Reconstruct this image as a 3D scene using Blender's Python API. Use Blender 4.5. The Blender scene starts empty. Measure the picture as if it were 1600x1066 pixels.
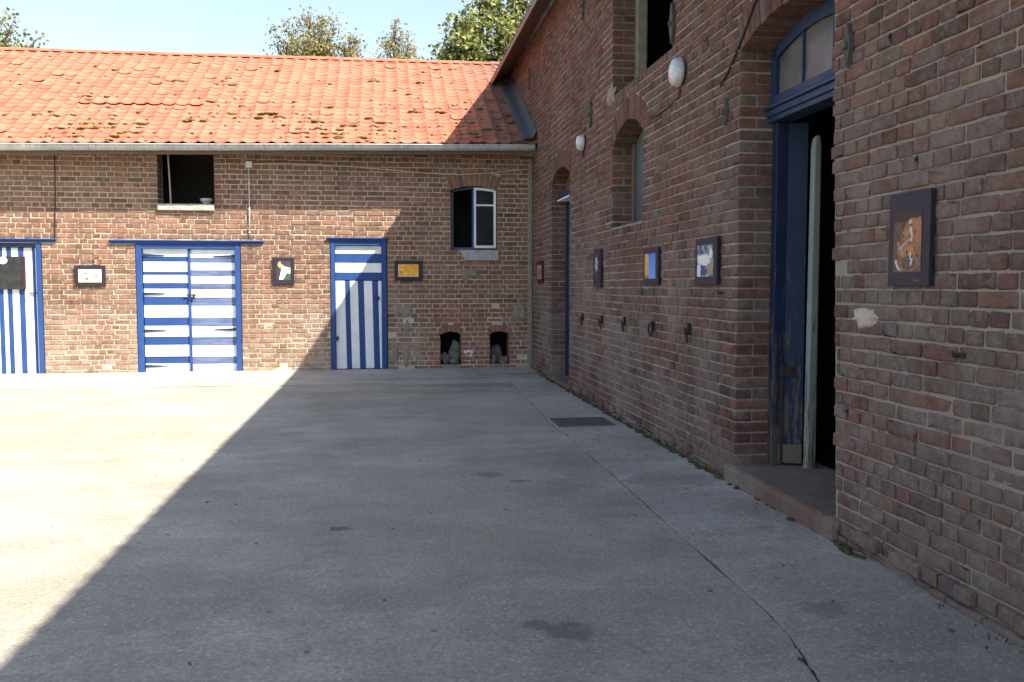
import bpy, bmesh, math, random
from math import sin, cos, pi, sqrt, radians, atan2
from mathutils import Vector, Matrix, noise

# ------------------------------------------------------------------ camera, sky, sun, exposure
scn = bpy.context.scene
COL = scn.collection
CAM_H, YAW, PITCH = 1.385, radians(8.34), radians(3.65)
cam = bpy.data.objects.new('camera', bpy.data.cameras.new('camera'))
COL.objects.link(cam)
cam.location = (0, 0, CAM_H)
cam.rotation_euler = (pi/2 - PITCH, 0, -YAW)
cam.data.sensor_width = 36
cam.data.lens = 36*1365/1600
cam.data.clip_start = 0.05
cam.data.clip_end = 2000
scn.camera = cam
scn.render.resolution_x, scn.render.resolution_y = 1024, 682

SUN_DIR = Vector((0.657, -0.55, 1.0)).normalized()          # towards the sun
world = bpy.data.worlds.new('World'); scn.world = world; world.use_nodes = True
wn = world.node_tree
sky = wn.nodes.new('ShaderNodeTexSky'); sky.sky_type = 'NISHITA'; sky.sun_disc = False
sky.sun_elevation = math.asin(SUN_DIR.z)
sky.sun_rotation = atan2(SUN_DIR.x, SUN_DIR.y)
sky.air_density = 1.0; sky.dust_density = 1.2; sky.ozone_density = 1.0
bg = wn.nodes['Background']; bg.inputs[1].default_value = 0.104
hs = wn.nodes.new('ShaderNodeHueSaturation'); hs.inputs['Hue'].default_value = 0.506; hs.inputs['Saturation'].default_value = 0.86; hs.inputs['Value'].default_value = 1.10   # sky colour paled and shifted to keep shaded surfaces less blue
wn.links.new(sky.outputs[0], hs.inputs['Color']); wn.links.new(hs.outputs[0], bg.inputs[0])

sun = bpy.data.objects.new('sun', bpy.data.lights.new('sun', 'SUN'))
COL.objects.link(sun)
sun.data.energy = 5.0; sun.data.angle = radians(0.53); sun.data.color = (1.0, 0.93, 0.82)
sun.rotation_euler = (-SUN_DIR).to_track_quat('-Z', 'Y').to_euler()
sun.location = (10, -6, 20)

scn.view_settings.view_transform = 'Standard'
scn.view_settings.look = 'None'
scn.view_settings.exposure = 1.54
scn.view_settings.gamma = 1.0
scn.view_settings.use_curve_mapping = False

# ------------------------------------------------------------------ helpers
RX, BY = 2.4, 14.1            # face of the barn wall (plane x), face of the stable wall (plane y)
def PR(s, d, z): return (RX + d, s, z)          # barn wall: s along y, d into the wall
def PB(s, d, z): return (s, BY + d, z)          # stable wall: s along x, d into the wall

def project(p):                                 # pixel in the 1600 px photograph, for choosing the largest pieces
    x, y, z = p[0], p[1], p[2] - CAM_H
    f = (sin(YAW)*cos(PITCH), cos(YAW)*cos(PITCH), -sin(PITCH))
    r = (cos(YAW), -sin(YAW), 0)
    u = (sin(YAW)*sin(PITCH), cos(YAW)*sin(PITCH), cos(PITCH))
    zc = x*f[0] + y*f[1] + z*f[2]
    if zc < 0.1: return None
    return (800 + 1365*(x*r[0] + y*r[1])/zc, 533 - 1365*(x*u[0] + y*u[1] + z*u[2])/zc, zc)

WORLD = {}
def link(o, parent=None):
    COL.objects.link(o)
    WORLD[o.name] = Matrix.Translation(o.location) if o.rotation_euler[2] == 0 else Matrix.LocRotScale(o.location, o.rotation_euler, o.scale)
    if parent is not None:
        o.parent = parent
        o.matrix_parent_inverse = WORLD[parent.name].inverted()
    return o

def empty(name, loc, label, cat, group=None):
    o = bpy.data.objects.new(name, None); o.location = loc; o.empty_display_size = 0.2
    link(o); tag(o, label, cat, group)
    return o

def tag(o, label, cat=None, group=None):
    o['label'] = label
    if cat: o['category'] = cat
    if group: o['group'] = group
    return o

class MB:
    """collects geometry for ONE mesh object"""
    def __init__(s): s.v, s.f, s.c = [], [], []
    def add(s, vs, fs, col=None):
        n = len(s.v); s.v += [tuple(p) for p in vs]; s.f += [tuple(i+n for i in q) for q in fs]
        s.c += [col or (0.5, 0.5, 0.5)]*len(vs)
        return s
    def box(s, x0, x1, y0, y1, z0, z1, col=None):
        vs = [(x, y, z) for z in (z0, z1) for y in (y0, y1) for x in (x0, x1)]
        return s.add(vs, [(0,2,3,1), (4,5,7,6), (0,1,5,4), (2,6,7,3), (0,4,6,2), (1,3,7,5)], col)
    def prism(s, poly, d0, d1, P, col=None):
        n = len(poly)
        vs = [P(a, d0, b) for a, b in poly] + [P(a, d1, b) for a, b in poly]
        fs = [tuple(range(n)), tuple(range(2*n-1, n-1, -1))] + [(i, i+n, (i+1) % n + n, (i+1) % n) for i in range(n)]
        return s.add(vs, fs, col)
    def rect(s, a0, a1, b0, b1, d0, d1, P, col=None):
        return s.prism([(a0,b0), (a1,b0), (a1,b1), (a0,b1)], d0, d1, P, col)
    def tube(s, pts, r, n=8, col=None, cap=True, rs=None):
        pts = [Vector(p) for p in pts]; m = len(pts); vs = []; prev = None
        for i, p in enumerate(pts):
            t = (pts[min(i+1, m-1)] - pts[max(i-1, 0)]).normalized()
            if prev is None:
                a = t.cross(Vector((0,0,1)))
                if a.length < 0.05: a = t.cross(Vector((1,0,0)))
            else: a = prev - t*prev.dot(t)
            a.normalize(); prev = a; b = t.cross(a); rr = rs[i] if rs else r
            vs += [p + a*rr*cos(2*pi*k/n) + b*rr*sin(2*pi*k/n) for k in range(n)]
        fs = [(i*n+k, i*n+(k+1) % n, (i+1)*n+(k+1) % n, (i+1)*n+k) for i in range(m-1) for k in range(n)]
        if cap: fs += [tuple(range(n-1, -1, -1)), tuple(range((m-1)*n, m*n))]
        return s.add(vs, fs, col)
    def blob(s, c, rx, ry, rz, rng, rough=0.25, seg=7, rings=4, col=None):
        off = Vector((rng.random()*50, rng.random()*50, rng.random()*50)); vs = []
        for i in range(rings+1):
            th = pi*i/rings
            for k in range(seg):
                ph = 2*pi*k/seg
                q = Vector((sin(th)*cos(ph), sin(th)*sin(ph), cos(th)))
                q = q*(1 + rough*noise.noise(q*1.7 + off)*2)
                vs.append((c[0]+q.x*rx, c[1]+q.y*ry, c[2]+q.z*rz))
        fs = [(i*seg+k, (i+1)*seg+k, (i+1)*seg+(k+1) % seg, i*seg+(k+1) % seg) for i in range(rings) for k in range(seg)]
        return s.add(vs, fs, col)
    def obj(s, name, mat, parent=None, bevel=0, smooth=False, stuff=False, normals=True, origin=False):
        me = bpy.data.meshes.new(name)
        vs = s.v
        loc = Vector((0,0,0))
        if origin:
            loc = sum((Vector(p) for p in vs), Vector())/len(vs); vs = [Vector(p)-loc for p in vs]
        me.from_pydata([tuple(p) for p in vs], [], s.f)
        at = me.attributes.new('tint', 'FLOAT_COLOR', 'POINT')
        flat = []
        for c in s.c: flat += [c[0], c[1], c[2], 1.0]
        at.data.foreach_set('color', flat)
        if normals:
            bm = bmesh.new(); bm.from_mesh(me); bmesh.ops.recalc_face_normals(bm, faces=bm.faces); bm.to_mesh(me); bm.free()
        if smooth: me.polygons.foreach_set('use_smooth', [True]*len(me.polygons))
        me.materials.append(mat); me.update()
        o = bpy.data.objects.new(name, me); o.location = loc
        link(o, parent)
        if bevel:
            b = o.modifiers.new('bevel', 'BEVEL'); b.width = bevel; b.segments = 2; b.limit_method = 'ANGLE'; b.angle_limit = radians(40)
        if stuff: o['kind'] = 'stuff'
        return o

# ------------------------------------------------------------------ materials
class NT:
    def __init__(s, name):
        s.m = bpy.data.materials.new(name); s.m.use_nodes = True
        s.t = s.m.node_tree; s.b = s.t.nodes['Principled BSDF']
    def n(s, typ, **kw):
        x = s.t.nodes.new(typ)
        for k, v in kw.items(): setattr(x, k, v)
        return x
    def link(s, a, b): s.t.links.new(a, b)
    def set(s, sock, v):
        if isinstance(v, bpy.types.NodeSocket): s.link(v, sock)
        elif v is not None: sock.default_value = v
    def pos(s): return s.n('ShaderNodeNewGeometry').outputs['Position']
    def sep(s, v):
        x = s.n('ShaderNodeSeparateXYZ'); s.link(v, x.inputs[0]); return x.outputs
    def noise(s, scale, detail=4, rough=0.55, vec=None, dist=0):
        x = s.n('ShaderNodeTexNoise'); x.inputs['Scale'].default_value = scale
        x.inputs['Detail'].default_value = detail; x.inputs['Roughness'].default_value = rough
        x.inputs['Distortion'].default_value = dist
        s.link(vec if vec is not None else s.pos(), x.inputs['Vector']); return x.outputs['Fac']
    def vor(s, scale, vec=None):
        x = s.n('ShaderNodeTexVoronoi'); x.inputs['Scale'].default_value = scale
        s.link(vec if vec is not None else s.pos(), x.inputs['Vector']); return x.outputs['Distance']
    def map(s, v, a, b, c=0.0, d=1.0, smooth=False):
        x = s.n('ShaderNodeMapRange'); x.clamp = True
        if smooth: x.interpolation_type = 'SMOOTHSTEP'
        s.set(x.inputs[0], v)
        for i, q in zip((1,2,3,4), (a,b,c,d)): x.inputs[i].default_value = q
        return x.outputs[0]
    def math(s, op, a, b=None):
        x = s.n('ShaderNodeMath', operation=op); s.set(x.inputs[0], a)
        if b is not None: s.set(x.inputs[1], b)
        return x.outputs[0]
    def mix(s, f, a, b, mode='MIX'):
        x = s.n('ShaderNodeMix', data_type='RGBA', blend_type=mode)
        s.set(x.inputs[0], f)
        for q, v in ((6, a), (7, b)):
            if isinstance(v, tuple): v = (v[0], v[1], v[2], 1)
            s.set(x.inputs[q], v)
        return x.outputs[2]
    def ramp(s, f, cols, const=False):
        x = s.n('ShaderNodeValToRGB'); s.link(f, x.inputs[0]); e = x.color_ramp.elements
        if const: x.color_ramp.interpolation = 'CONSTANT'
        while len(e) < len(cols): e.new(0.5)
        for q, (p, c) in zip(e, cols): q.position = p; q.color = (c[0], c[1], c[2], 1)
        return x.outputs[0]
    def scale(s, vec, k):
        x = s.n('ShaderNodeMapping'); s.link(vec, x.inputs[0]); x.inputs['Scale'].default_value = k; return x.outputs[0]
    def tint(s):
        x = s.n('ShaderNodeAttribute', attribute_name='tint'); return s.sep(x.outputs['Color'])
    def bump(s, h, strength=0.3, dist=0.01):
        x = s.n('ShaderNodeBump'); x.inputs['Strength'].default_value = strength; x.inputs['Distance'].default_value = dist
        s.link(h, x.inputs['Height']); s.link(x.outputs[0], s.b.inputs['Normal'])
    def done(s, col, rough=0.9, spec=0.2, metal=0.0):
        if isinstance(col, tuple): col = (col[0], col[1], col[2], 1)
        s.set(s.b.inputs['Base Color'], col); s.set(s.b.inputs['Roughness'], rough)
        s.b.inputs['Specular IOR Level'].default_value = spec; s.b.inputs['Metallic'].default_value = metal
        return s.m

def brick_mat(name, cols, dust, dustcol, zlo, zhi, maxdust, red=None, grey=(0.165,0.130,0.108)):
    t = NT(name); r, g, b = t.tint()
    c = t.ramp(r, cols)
    c = t.mix(t.map(g, 0.40, 0.95, 0, 0.6), c, grey)                       # over-burnt and lime-stained bricks
    c = t.mix(t.map(t.noise(13, 4, 0.65), 0.38, 0.68), c, t.mix(1.0, c, (0.60, 0.60, 0.64), 'MULTIPLY'))
    c = t.mix(t.map(t.noise(38, 4, 0.7), 0.48, 0.72, 0, 0.6), c, t.mix(1.0, c, (1.7, 1.65, 1.6), 'MULTIPLY'))
    c = t.mix(t.map(t.noise(120, 3, 0.7), 0.40, 0.75, 0, 0.45), c, (0.06, 0.045, 0.04))
    # lime bloom and mortar smears, commonest low on the wall where splash reaches
    z = t.sep(t.pos())[2]
    low = t.map(z, zlo, zhi, 1.0, 0.15)
    sm = t.math('MULTIPLY', t.map(t.noise(1.5, 6, 0.7), 0.36, 0.66), low)
    sm = t.math('ADD', t.math('MULTIPLY', sm, maxdust), t.math('MULTIPLY', t.map(t.noise(24, 5, 0.75), 0.50, 0.72), dust))
    sm = t.math('MULTIPLY', sm, t.map(b, 0, 1, 0.6, 1.4))
    sm = t.math('MULTIPLY', sm, t.map(t.noise(70, 3, 0.7), 0.3, 0.6, 0.45, 1.0))
    c = t.mix(t.math('MINIMUM', sm, 0.85), c, dustcol)
    if red:
        c = red(t, c)
    # soot and rain streaks
    c = t.mix(t.map(t.noise(1.0, 6, 0.7, vec=t.scale(t.pos(), (1.6, 1.6, 0.45))), 0.50, 0.72, 0, 0.6), c, t.mix(1.0, c, (0.52, 0.50, 0.48), 'MULTIPLY'))
    h = t.math('ADD', t.noise(55, 5, 0.7), t.math('MULTIPLY', t.noise(16, 4), 0.9))
    t.bump(h, 0.8, 0.008)
    return t.done(c, 0.92, 0.18)

def near_spot(t, sx, sz, rx, rz, axis):      # a stain with a shape of its own, measured on the wall
    p = t.sep(t.pos())
    a = t.math('DIVIDE', t.math('SUBTRACT', p[axis], sx), rx)
    b = t.math('DIVIDE', t.math('SUBTRACT', p[2 if axis != 3 else 1], sz), rz)
    d = t.math('SQRT', t.math('ADD', t.math('MULTIPLY', a, a), t.math('MULTIPLY', b, b)))
    d = t.math('ADD', d, t.map(t.noise(2.6, 4), 0.3, 0.7, -0.35, 0.35))
    return t.map(d, 0.75, 1.1, 1, 0)

M = {}
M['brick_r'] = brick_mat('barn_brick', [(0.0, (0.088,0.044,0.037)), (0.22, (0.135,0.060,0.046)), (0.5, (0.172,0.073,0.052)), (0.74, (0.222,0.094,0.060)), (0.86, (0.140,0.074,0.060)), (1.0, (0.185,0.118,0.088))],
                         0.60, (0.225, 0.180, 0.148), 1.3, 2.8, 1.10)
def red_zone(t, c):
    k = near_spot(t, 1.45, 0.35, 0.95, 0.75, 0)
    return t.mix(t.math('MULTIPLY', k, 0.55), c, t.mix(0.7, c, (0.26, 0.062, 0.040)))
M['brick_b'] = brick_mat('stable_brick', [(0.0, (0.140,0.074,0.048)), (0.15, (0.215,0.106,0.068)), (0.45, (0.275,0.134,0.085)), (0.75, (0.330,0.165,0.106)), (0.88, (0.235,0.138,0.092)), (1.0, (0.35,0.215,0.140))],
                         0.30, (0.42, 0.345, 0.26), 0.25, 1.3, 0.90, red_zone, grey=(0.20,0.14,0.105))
def mortar_mat(name, col, dark, amt):
    t = NT(name)
    c = t.mix(t.map(t.noise(2.2, 5, 0.65), 0.35, 0.7), col, tuple(q*0.74 for q in col))
    c = t.mix(t.map(t.noise(60, 4, 0.75), 0.45, 0.8, 0, 0.5), c, dark)
    c = t.mix(t.math('MULTIPLY', t.map(t.noise(0.9, 4), 0.5, 0.75), amt), c, dark)
    c = t.mix(t.map(t.noise(11, 5, 0.75), 0.60, 0.68, 0, 0.85), c, tuple(q*0.28 for q in dark))     # shade of washed-out holes, painted dark into the mortar colour
    t.bump(t.math('ADD', t.noise(70, 5, 0.75), t.math('MULTIPLY', t.noise(11, 5, 0.75), -1.5)), 1.0, 0.012)
    return t.done(c, 0.95, 0.1)
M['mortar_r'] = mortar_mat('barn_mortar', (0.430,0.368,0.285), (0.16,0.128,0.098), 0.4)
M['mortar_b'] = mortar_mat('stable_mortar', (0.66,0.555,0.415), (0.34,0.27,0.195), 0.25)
def simple(name, col, rough=0.8, spec=0.3, metal=0, var=0.15, scale=8, bump=0.0):
    t = NT(name)
    c = t.mix(t.map(t.noise(scale, 5, 0.6), 0.3, 0.7), tuple(q*(1-var) for q in col), tuple(min(1, q*(1+var)) for q in col))
    if bump: t.bump(t.noise(scale*5, 5, 0.7), bump, 0.005)
    return t.done(c, rough, spec, metal)
M['render'] = simple('old_plaster', (0.25,0.22,0.17), 0.95, 0.1, 0, 0.25, 14, 0.8)
M['limewash'] = simple('pale_plaster', (0.46,0.39,0.29), 0.95, 0.1, 0, 0.2, 20, 0.8)
M['stone'] = simple('sill_stone', (0.37,0.36,0.33), 0.9, 0.15, 0, 0.2, 11, 0.5)
M['rubble'] = simple('rubble_stone', (0.14,0.14,0.11), 0.95, 0.1, 0, 0.35, 12, 0.8)
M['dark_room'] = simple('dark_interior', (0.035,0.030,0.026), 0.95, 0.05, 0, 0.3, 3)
M['paint_white'] = simple('white_smudge', (0.72,0.70,0.68), 0.8, 0.2, 0, 0.15, 30)
M['iron'] = simple('rusty_iron', (0.045,0.032,0.026), 0.75, 0.3, 0.3, 0.4, 30, 0.4)
M['iron_green'] = simple('weathered_iron', (0.088,0.092,0.072), 0.8, 0.25, 0.2, 0.35, 25, 0.4)
M['grate'] = simple('grate_iron', (0.115,0.112,0.108), 0.6, 0.4, 0.4, 0.3, 20, 0.3)
M['conduit'] = simple('pale_conduit', (0.66,0.64,0.58), 0.5, 0.4, 0, 0.1, 10)
M['cable'] = simple('dark_cable', (0.030,0.026,0.026), 0.6, 0.3)
M['cable_tan'] = simple('tan_cable', (0.46,0.39,0.30), 0.6, 0.3)
M['copper'] = simple('copper_wire', (0.42,0.17,0.09), 0.5, 0.5, 0.3)
M['mat_black'] = simple('frame_board', (0.022,0.017,0.030), 0.55, 0.35, 0, 0.2, 6)
M['slate'] = simple('chalkboard', (0.025,0.026,0.025), 0.65, 0.3, 0, 0.45, 9)
M['maroon'] = simple('board_edge', (0.045,0.016,0.020), 0.6, 0.3)
M['ink'] = simple('signature_ink', (0.30,0.29,0.33), 0.6, 0.2)

def paint_mat(name, col, wear, wood=(0.20,0.155,0.11), wmin=0.62, streak=True, fade=None, grime=0.25):
    t = NT(name)
    p = t.pos(); st = t.scale(p, (14, 14, 1.6)) if streak else t.scale(p, (1.6, 14, 14))
    c = t.mix(t.map(t.noise(3, 4), 0.3, 0.7), tuple(q*0.86 for q in col), tuple(min(1, q*1.10) for q in col))
    if fade: c = t.mix(t.map(t.noise(2.0, 4, vec=st), 0.35, 0.7, 0, 0.9), c, fade)
    c = t.mix(t.map(t.noise(3.0, 5, 0.7, vec=st), 0.5, 0.8, 0, grime), c, tuple(q*0.45 for q in col))
    if wear:
        z = t.sep(p)[2]
        k = t.math('ADD', t.noise(2.6, 6, 0.72, vec=st), t.map(z, 0.1, 2.0, 0.16*wear, -0.06))
        c = t.mix(t.map(k, wmin, wmin+0.05), c, t.mix(t.noise(30, 3), wood, tuple(q*0.5 for q in wood)))
    t.bump(t.noise(4, 6, 0.7, vec=t.scale(p, (40, 40, 4)) if streak else t.scale(p, (4, 40, 40))), 0.25, 0.004)
    return t.done(c, t.map(t.noise(6, 3), 0.3, 0.7, 0.42, 0.7), 0.35)
BLUE = (0.017, 0.058, 0.205)
M['blue'] = paint_mat('blue_paint', BLUE, 0.35, wmin=0.72)
M['blue_flat'] = paint_mat('blue_board_paint', BLUE, 0.3, wmin=0.74, streak=False)
M['blue_faded'] = paint_mat('faded_blue_paint', (0.062,0.100,0.225), 0.3, wmin=0.75, streak=False, fade=(0.17,0.20,0.32))
M['white'] = paint_mat('white_paint', (0.74,0.75,0.74), 0.25, wmin=0.76, grime=0.12)
M['white_flat'] = paint_mat('white_board_paint', (0.74,0.75,0.74), 0.25, wmin=0.76, streak=False, grime=0.12)
M['navy'] = paint_mat('dark_blue_paint', (0.014,0.024,0.068), 0.4, wmin=0.72)
M['blue_beam'] = paint_mat('beam_blue_paint', (0.020,0.040,0.088), 0.7, wmin=0.72)
M['blue_worn'] = paint_mat('worn_blue_paint', (0.010,0.023,0.058), 1.1, wood=(0.135,0.105,0.082), wmin=0.60)
M['greenish'] = paint_mat('old_pale_paint', (0.27,0.29,0.25), 0.9, wood=(0.17,0.105,0.06), wmin=0.63)
M['frame_grey'] = paint_mat('grey_blue_paint', (0.085,0.105,0.135), 0.4, wmin=0.74)
M['shutter'] = paint_mat('grey_green_paint', (0.085,0.110,0.110), 0.3, wmin=0.75, grime=0.4)
M['timber'] = paint_mat('old_timber', (0.155,0.115,0.08), 0)
M['timber_red'] = paint_mat('eave_timber', (0.185,0.112,0.068), 0)

def zinc():
    t = NT('zinc'); p = t.pos()
    c = t.mix(t.map(t.noise(1.3, 5, 0.65), 0.35, 0.68), (0.36,0.37,0.37), (0.56,0.565,0.55))
    c = t.mix(t.map(t.noise(7, 4, vec=t.scale(p, (3, 1, 1))), 0.5, 0.75, 0, 0.6), c, (0.19,0.18,0.16))
    return t.done(c, t.map(t.noise(3, 4), 0.3, 0.7, 0.5, 0.75), 0.4, 0.25)
M['zinc'] = zinc()
M['lead'] = simple('lead_sheet', (0.075,0.076,0.078), 0.7, 0.3, 0.1, 0.3, 7, 0.3)

def tile_mat(name, from_object):
    t = NT(name)
    if from_object:
        oi = t.n('ShaderNodeObjectInfo'); r = oi.outputs['Random']
        g = t.math('FRACT', t.math('MULTIPLY', r, 7.31))
    else:
        r, g, b = t.tint()
    c = t.ramp(r, [(0.0, (0.345,0.102,0.062)), (0.3, (0.395,0.120,0.074)), (0.6, (0.43,0.133,0.082)), (0.9, (0.46,0.152,0.094)), (1.0, (0.39,0.140,0.096))])
    c = t.mix(t.map(t.noise(3.2, 4), 0.4, 0.7, 0, 0.45), c, (0.45,0.185,0.110))
    c = t.mix(t.map(t.noise(30, 4, 0.7), 0.5, 0.78, 0, 0.55), c, (0.22,0.110,0.066))
    p = t.sep(t.pos())
    # lichen: thicker over the eave; tiles darker brown towards the corner by the barn
    k = t.math('ADD', t.noise(5.5, 5, 0.7), t.map(p[1], 13.8, 17.0, 0.03, -0.08))
    c = t.mix(t.map(k, 0.65, 0.73, 0, 0.7), c, (0.115,0.095,0.035))
    corner = t.math('ADD', t.map(p[0], 0.3, 2.3, 0, 0.75), t.map(t.noise(4, 4), 0.3, 0.7, -0.35, 0.25))
    c = t.mix(t.map(corner, 0.2, 0.7, 0, 0.75), c, (0.155,0.100,0.070))
    t.bump(t.noise(60, 4, 0.7), 0.4, 0.004)
    return t.done(c, 0.85, 0.25)
M['tile_o'] = tile_mat('clay_tile', True)
M['tile'] = tile_mat('clay_tiles_joined', False)

def foliage(name, cols, trans=0.35):
    t = NT(name); r, g, b = t.tint()
    c = t.ramp(r, cols)
    tr = t.n('ShaderNodeBsdfTranslucent'); t.link(c, tr.inputs[0])
    mx = t.n('ShaderNodeMixShader'); mx.inputs[0].default_value = trans
    m = t.done(c, 0.6, 0.3)
    t.link(t.b.outputs[0], mx.inputs[1]); t.link(tr.outputs[0], mx.inputs[2])
    t.link(mx.outputs[0], t.t.nodes['Material Output'].inputs[0])
    return m
M['leaf'] = foliage('leaf_green', [(0, (0.11,0.15,0.045)), (0.5, (0.23,0.26,0.085)), (0.85, (0.36,0.35,0.12)), (1, (0.44,0.38,0.15))], 0.45)
M['leaf_dry'] = foliage('leaf_autumn', [(0, (0.17,0.18,0.08)), (0.5, (0.31,0.29,0.12)), (0.8, (0.44,0.37,0.14)), (1, (0.38,0.25,0.13))], 0.45)
M['bark'] = simple('bark', (0.11,0.085,0.065), 0.95, 0.1, 0, 0.4, 9, 0.8)
M['moss'] = simple('moss', (0.135,0.120,0.042), 1.0, 0.05, 0, 0.5, 25, 0.9)
M['moss_ground'] = simple('ground_moss', (0.075,0.072,0.034), 1.0, 0.05, 0, 0.5, 25, 0.9)
M['weed'] = foliage('weed_leaf', [(0, (0.04,0.055,0.018)), (0.6, (0.07,0.085,0.025)), (1, (0.13,0.115,0.05))], 0.25)

def concrete(name, base, stains):
    t = NT(name); p = t.pos(); q = t.sep(p)
    mul = lambda *k: tuple(v*w for v, w in zip(base, k if len(k) == 3 else k*3))
    c = t.mix(t.map(t.noise(0.55, 7, 0.66), 0.34, 0.68), mul(0.72), mul(1.20))
    c = t.mix(t.map(t.noise(1.15, 9, 0.74), 0.36, 0.64), t.mix(1.0, c, (0.76, 0.74, 0.70), 'MULTIPLY'), t.mix(1.0, c, (1.20, 1.20, 1.20), 'MULTIPLY'))
    c = t.mix(t.map(t.noise(2.1, 7, 0.72, vec=t.scale(p, (0.45, 1.5, 1)), dist=0.5), 0.45, 0.66, 0, 0.65), c, mul(0.66, 0.63, 0.57))
    c = t.mix(t.map(t.noise(3.3, 7, 0.74, vec=t.scale(p, (0.6, 1.3, 1)), dist=0.3), 0.50, 0.70, 0, 0.5), c, mul(1.32, 1.30, 1.26))
    c = t.mix(t.map(t.noise(0.30, 5, 0.6), 0.46, 0.66, 0, 0.75), c, mul(0.84, 0.76, 0.62))          # rusty dust
    c = t.mix(t.map(t.noise(34, 5, 0.85), 0.44, 0.66, 0, 0.75), c, mul(0.50))                        # exposed sand and aggregate
    c = t.mix(t.map(t.noise(52, 4, 0.85), 0.54, 0.68, 0, 0.7), c, mul(1.75, 1.72, 1.68))
    c = t.mix(t.map(t.vor(42), 0.10, 0.22, 0.55, 0), c, mul(0.42))
    # scattered dark specks (droppings, straw dust)
    c = t.mix(t.math('MULTIPLY', t.map(t.vor(4.5), 0.04, 0.085, 0.85, 0), t.map(t.noise(1.1, 2), 0.46, 0.60)), c, (0.07,0.06,0.045))
    for (sx, sy, rx, ry, k, col) in stains:
        a = t.math('DIVIDE', t.math('SUBTRACT', q[0], sx), rx); b = t.math('DIVIDE', t.math('SUBTRACT', q[1], sy), ry)
        d = t.math('SQRT', t.math('ADD', t.math('MULTIPLY', a, a), t.math('MULTIPLY', b, b)))
        d = t.math('ADD', d, t.map(t.noise(7/max(rx, 0.2)*0.25 + 3, 4), 0.3, 0.7, -0.5, 0.5))
        c = t.mix(t.map(d, 0.65, 1.05, k, 0), c, col)
    h = t.math('ADD', t.noise(45, 6, 0.85), t.math('MULTIPLY', t.noise(5, 5), 0.9))
    t.bump(h, 0.9, 0.009)
    return t.done(c, t.map(t.noise(4, 4), 0.3, 0.7, 0.75, 0.95), 0.25)
CB = (0.385, 0.358, 0.298)
M['concrete'] = concrete('yard_concrete', CB, [(0.727,3.36,0.095,0.10,0.6,(0.11,0.105,0.085)), (0.60,3.45,0.07,0.06,0.6,(0.12,0.11,0.09)), (0.75,6.3,0.13,0.10,0.55,(0.14,0.11,0.08)),
                 (0.95,6.05,0.08,0.05,0.6,(0.12,0.09,0.07)), (-0.25,5.0,0.06,0.05,0.7,(0.10,0.08,0.06)), (0.15,9.2,0.25,0.12,0.4,(0.17,0.15,0.11)), (-0.9,8.3,0.2,0.10,0.35,(0.18,0.16,0.12)),
                 (0.3,11.4,1.7,0.28,0.35,(0.17,0.155,0.115)), (1.2,12.0,1.0,0.25,0.45,(0.15,0.14,0.10))])
M['concrete_path'] = concrete('path_concrete', (0.400,0.370,0.315), [(1.95,5.9,0.35,0.25,0.4,(0.20,0.18,0.14)), (1.85,3.4,0.12,0.1,0.5,(0.15,0.14,0.10)), (2.3,4.9,0.3,0.4,0.35,(0.22,0.16,0.12)), (2.1,7.4,0.3,0.5,0.3,(0.21,0.19,0.15))])
M['concrete_apron'] = concrete('apron_concrete', (0.44,0.42,0.375), [(1.9,13.2,0.7,0.2,0.5,(0.17,0.17,0.12)), (0.6,12.75,1.4,0.13,0.45,(0.20,0.19,0.14)), (-1.6,13.0,0.9,0.10,0.25,(0.25,0.22,0.16)), (2.2,12.9,0.4,0.5,0.4,(0.15,0.15,0.11))])
M['step'] = concrete('doorstep_stone', (0.205,0.160,0.128), [(2.35,4.6,0.10,0.22,0.6,(0.18,0.085,0.055)), (2.35,5.0,0.09,0.14,0.5,(0.17,0.075,0.05))])
M['dirt'] = simple('joint_dirt', (0.125,0.108,0.082), 1.0, 0.05, 0, 0.5, 18, 0.8)
M['meadow'] = simple('meadow', (0.075,0.085,0.035), 1.0, 0.05, 0, 0.35, 0.5, 0.5)

def glass(name, tint, rough, trans):
    t = NT(name); m = t.done(tint, rough, 0.5)
    t.b.inputs['Transmission Weight'].default_value = trans
    return m
M['glass'] = simple('window_glass', (0.020,0.022,0.028), 0.12, 0.35, 0, 0.3, 4)
M['dusty_glass'] = simple('dusty_glass', (0.100,0.098,0.088), 0.35, 0.4, 0, 0.35, 5)
def lampglass():
    t = NT('lamp_glass'); c = t.mix(t.map(t.noise(14, 3), 0.35, 0.7), (0.86,0.85,0.83), (0.55,0.56,0.58))
    m = t.done(c, 0.12, 0.6); t.b.inputs['Transmission Weight'].default_value = 0.25
    return m
M['lampglass'] = lampglass()
def print_mat():
    t = NT('photo_print'); x = t.n('ShaderNodeAttribute', attribute_name='tint')
    return t.done(x.outputs['Color'], 0.35, 0.4)
M['print'] = print_mat()

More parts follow.
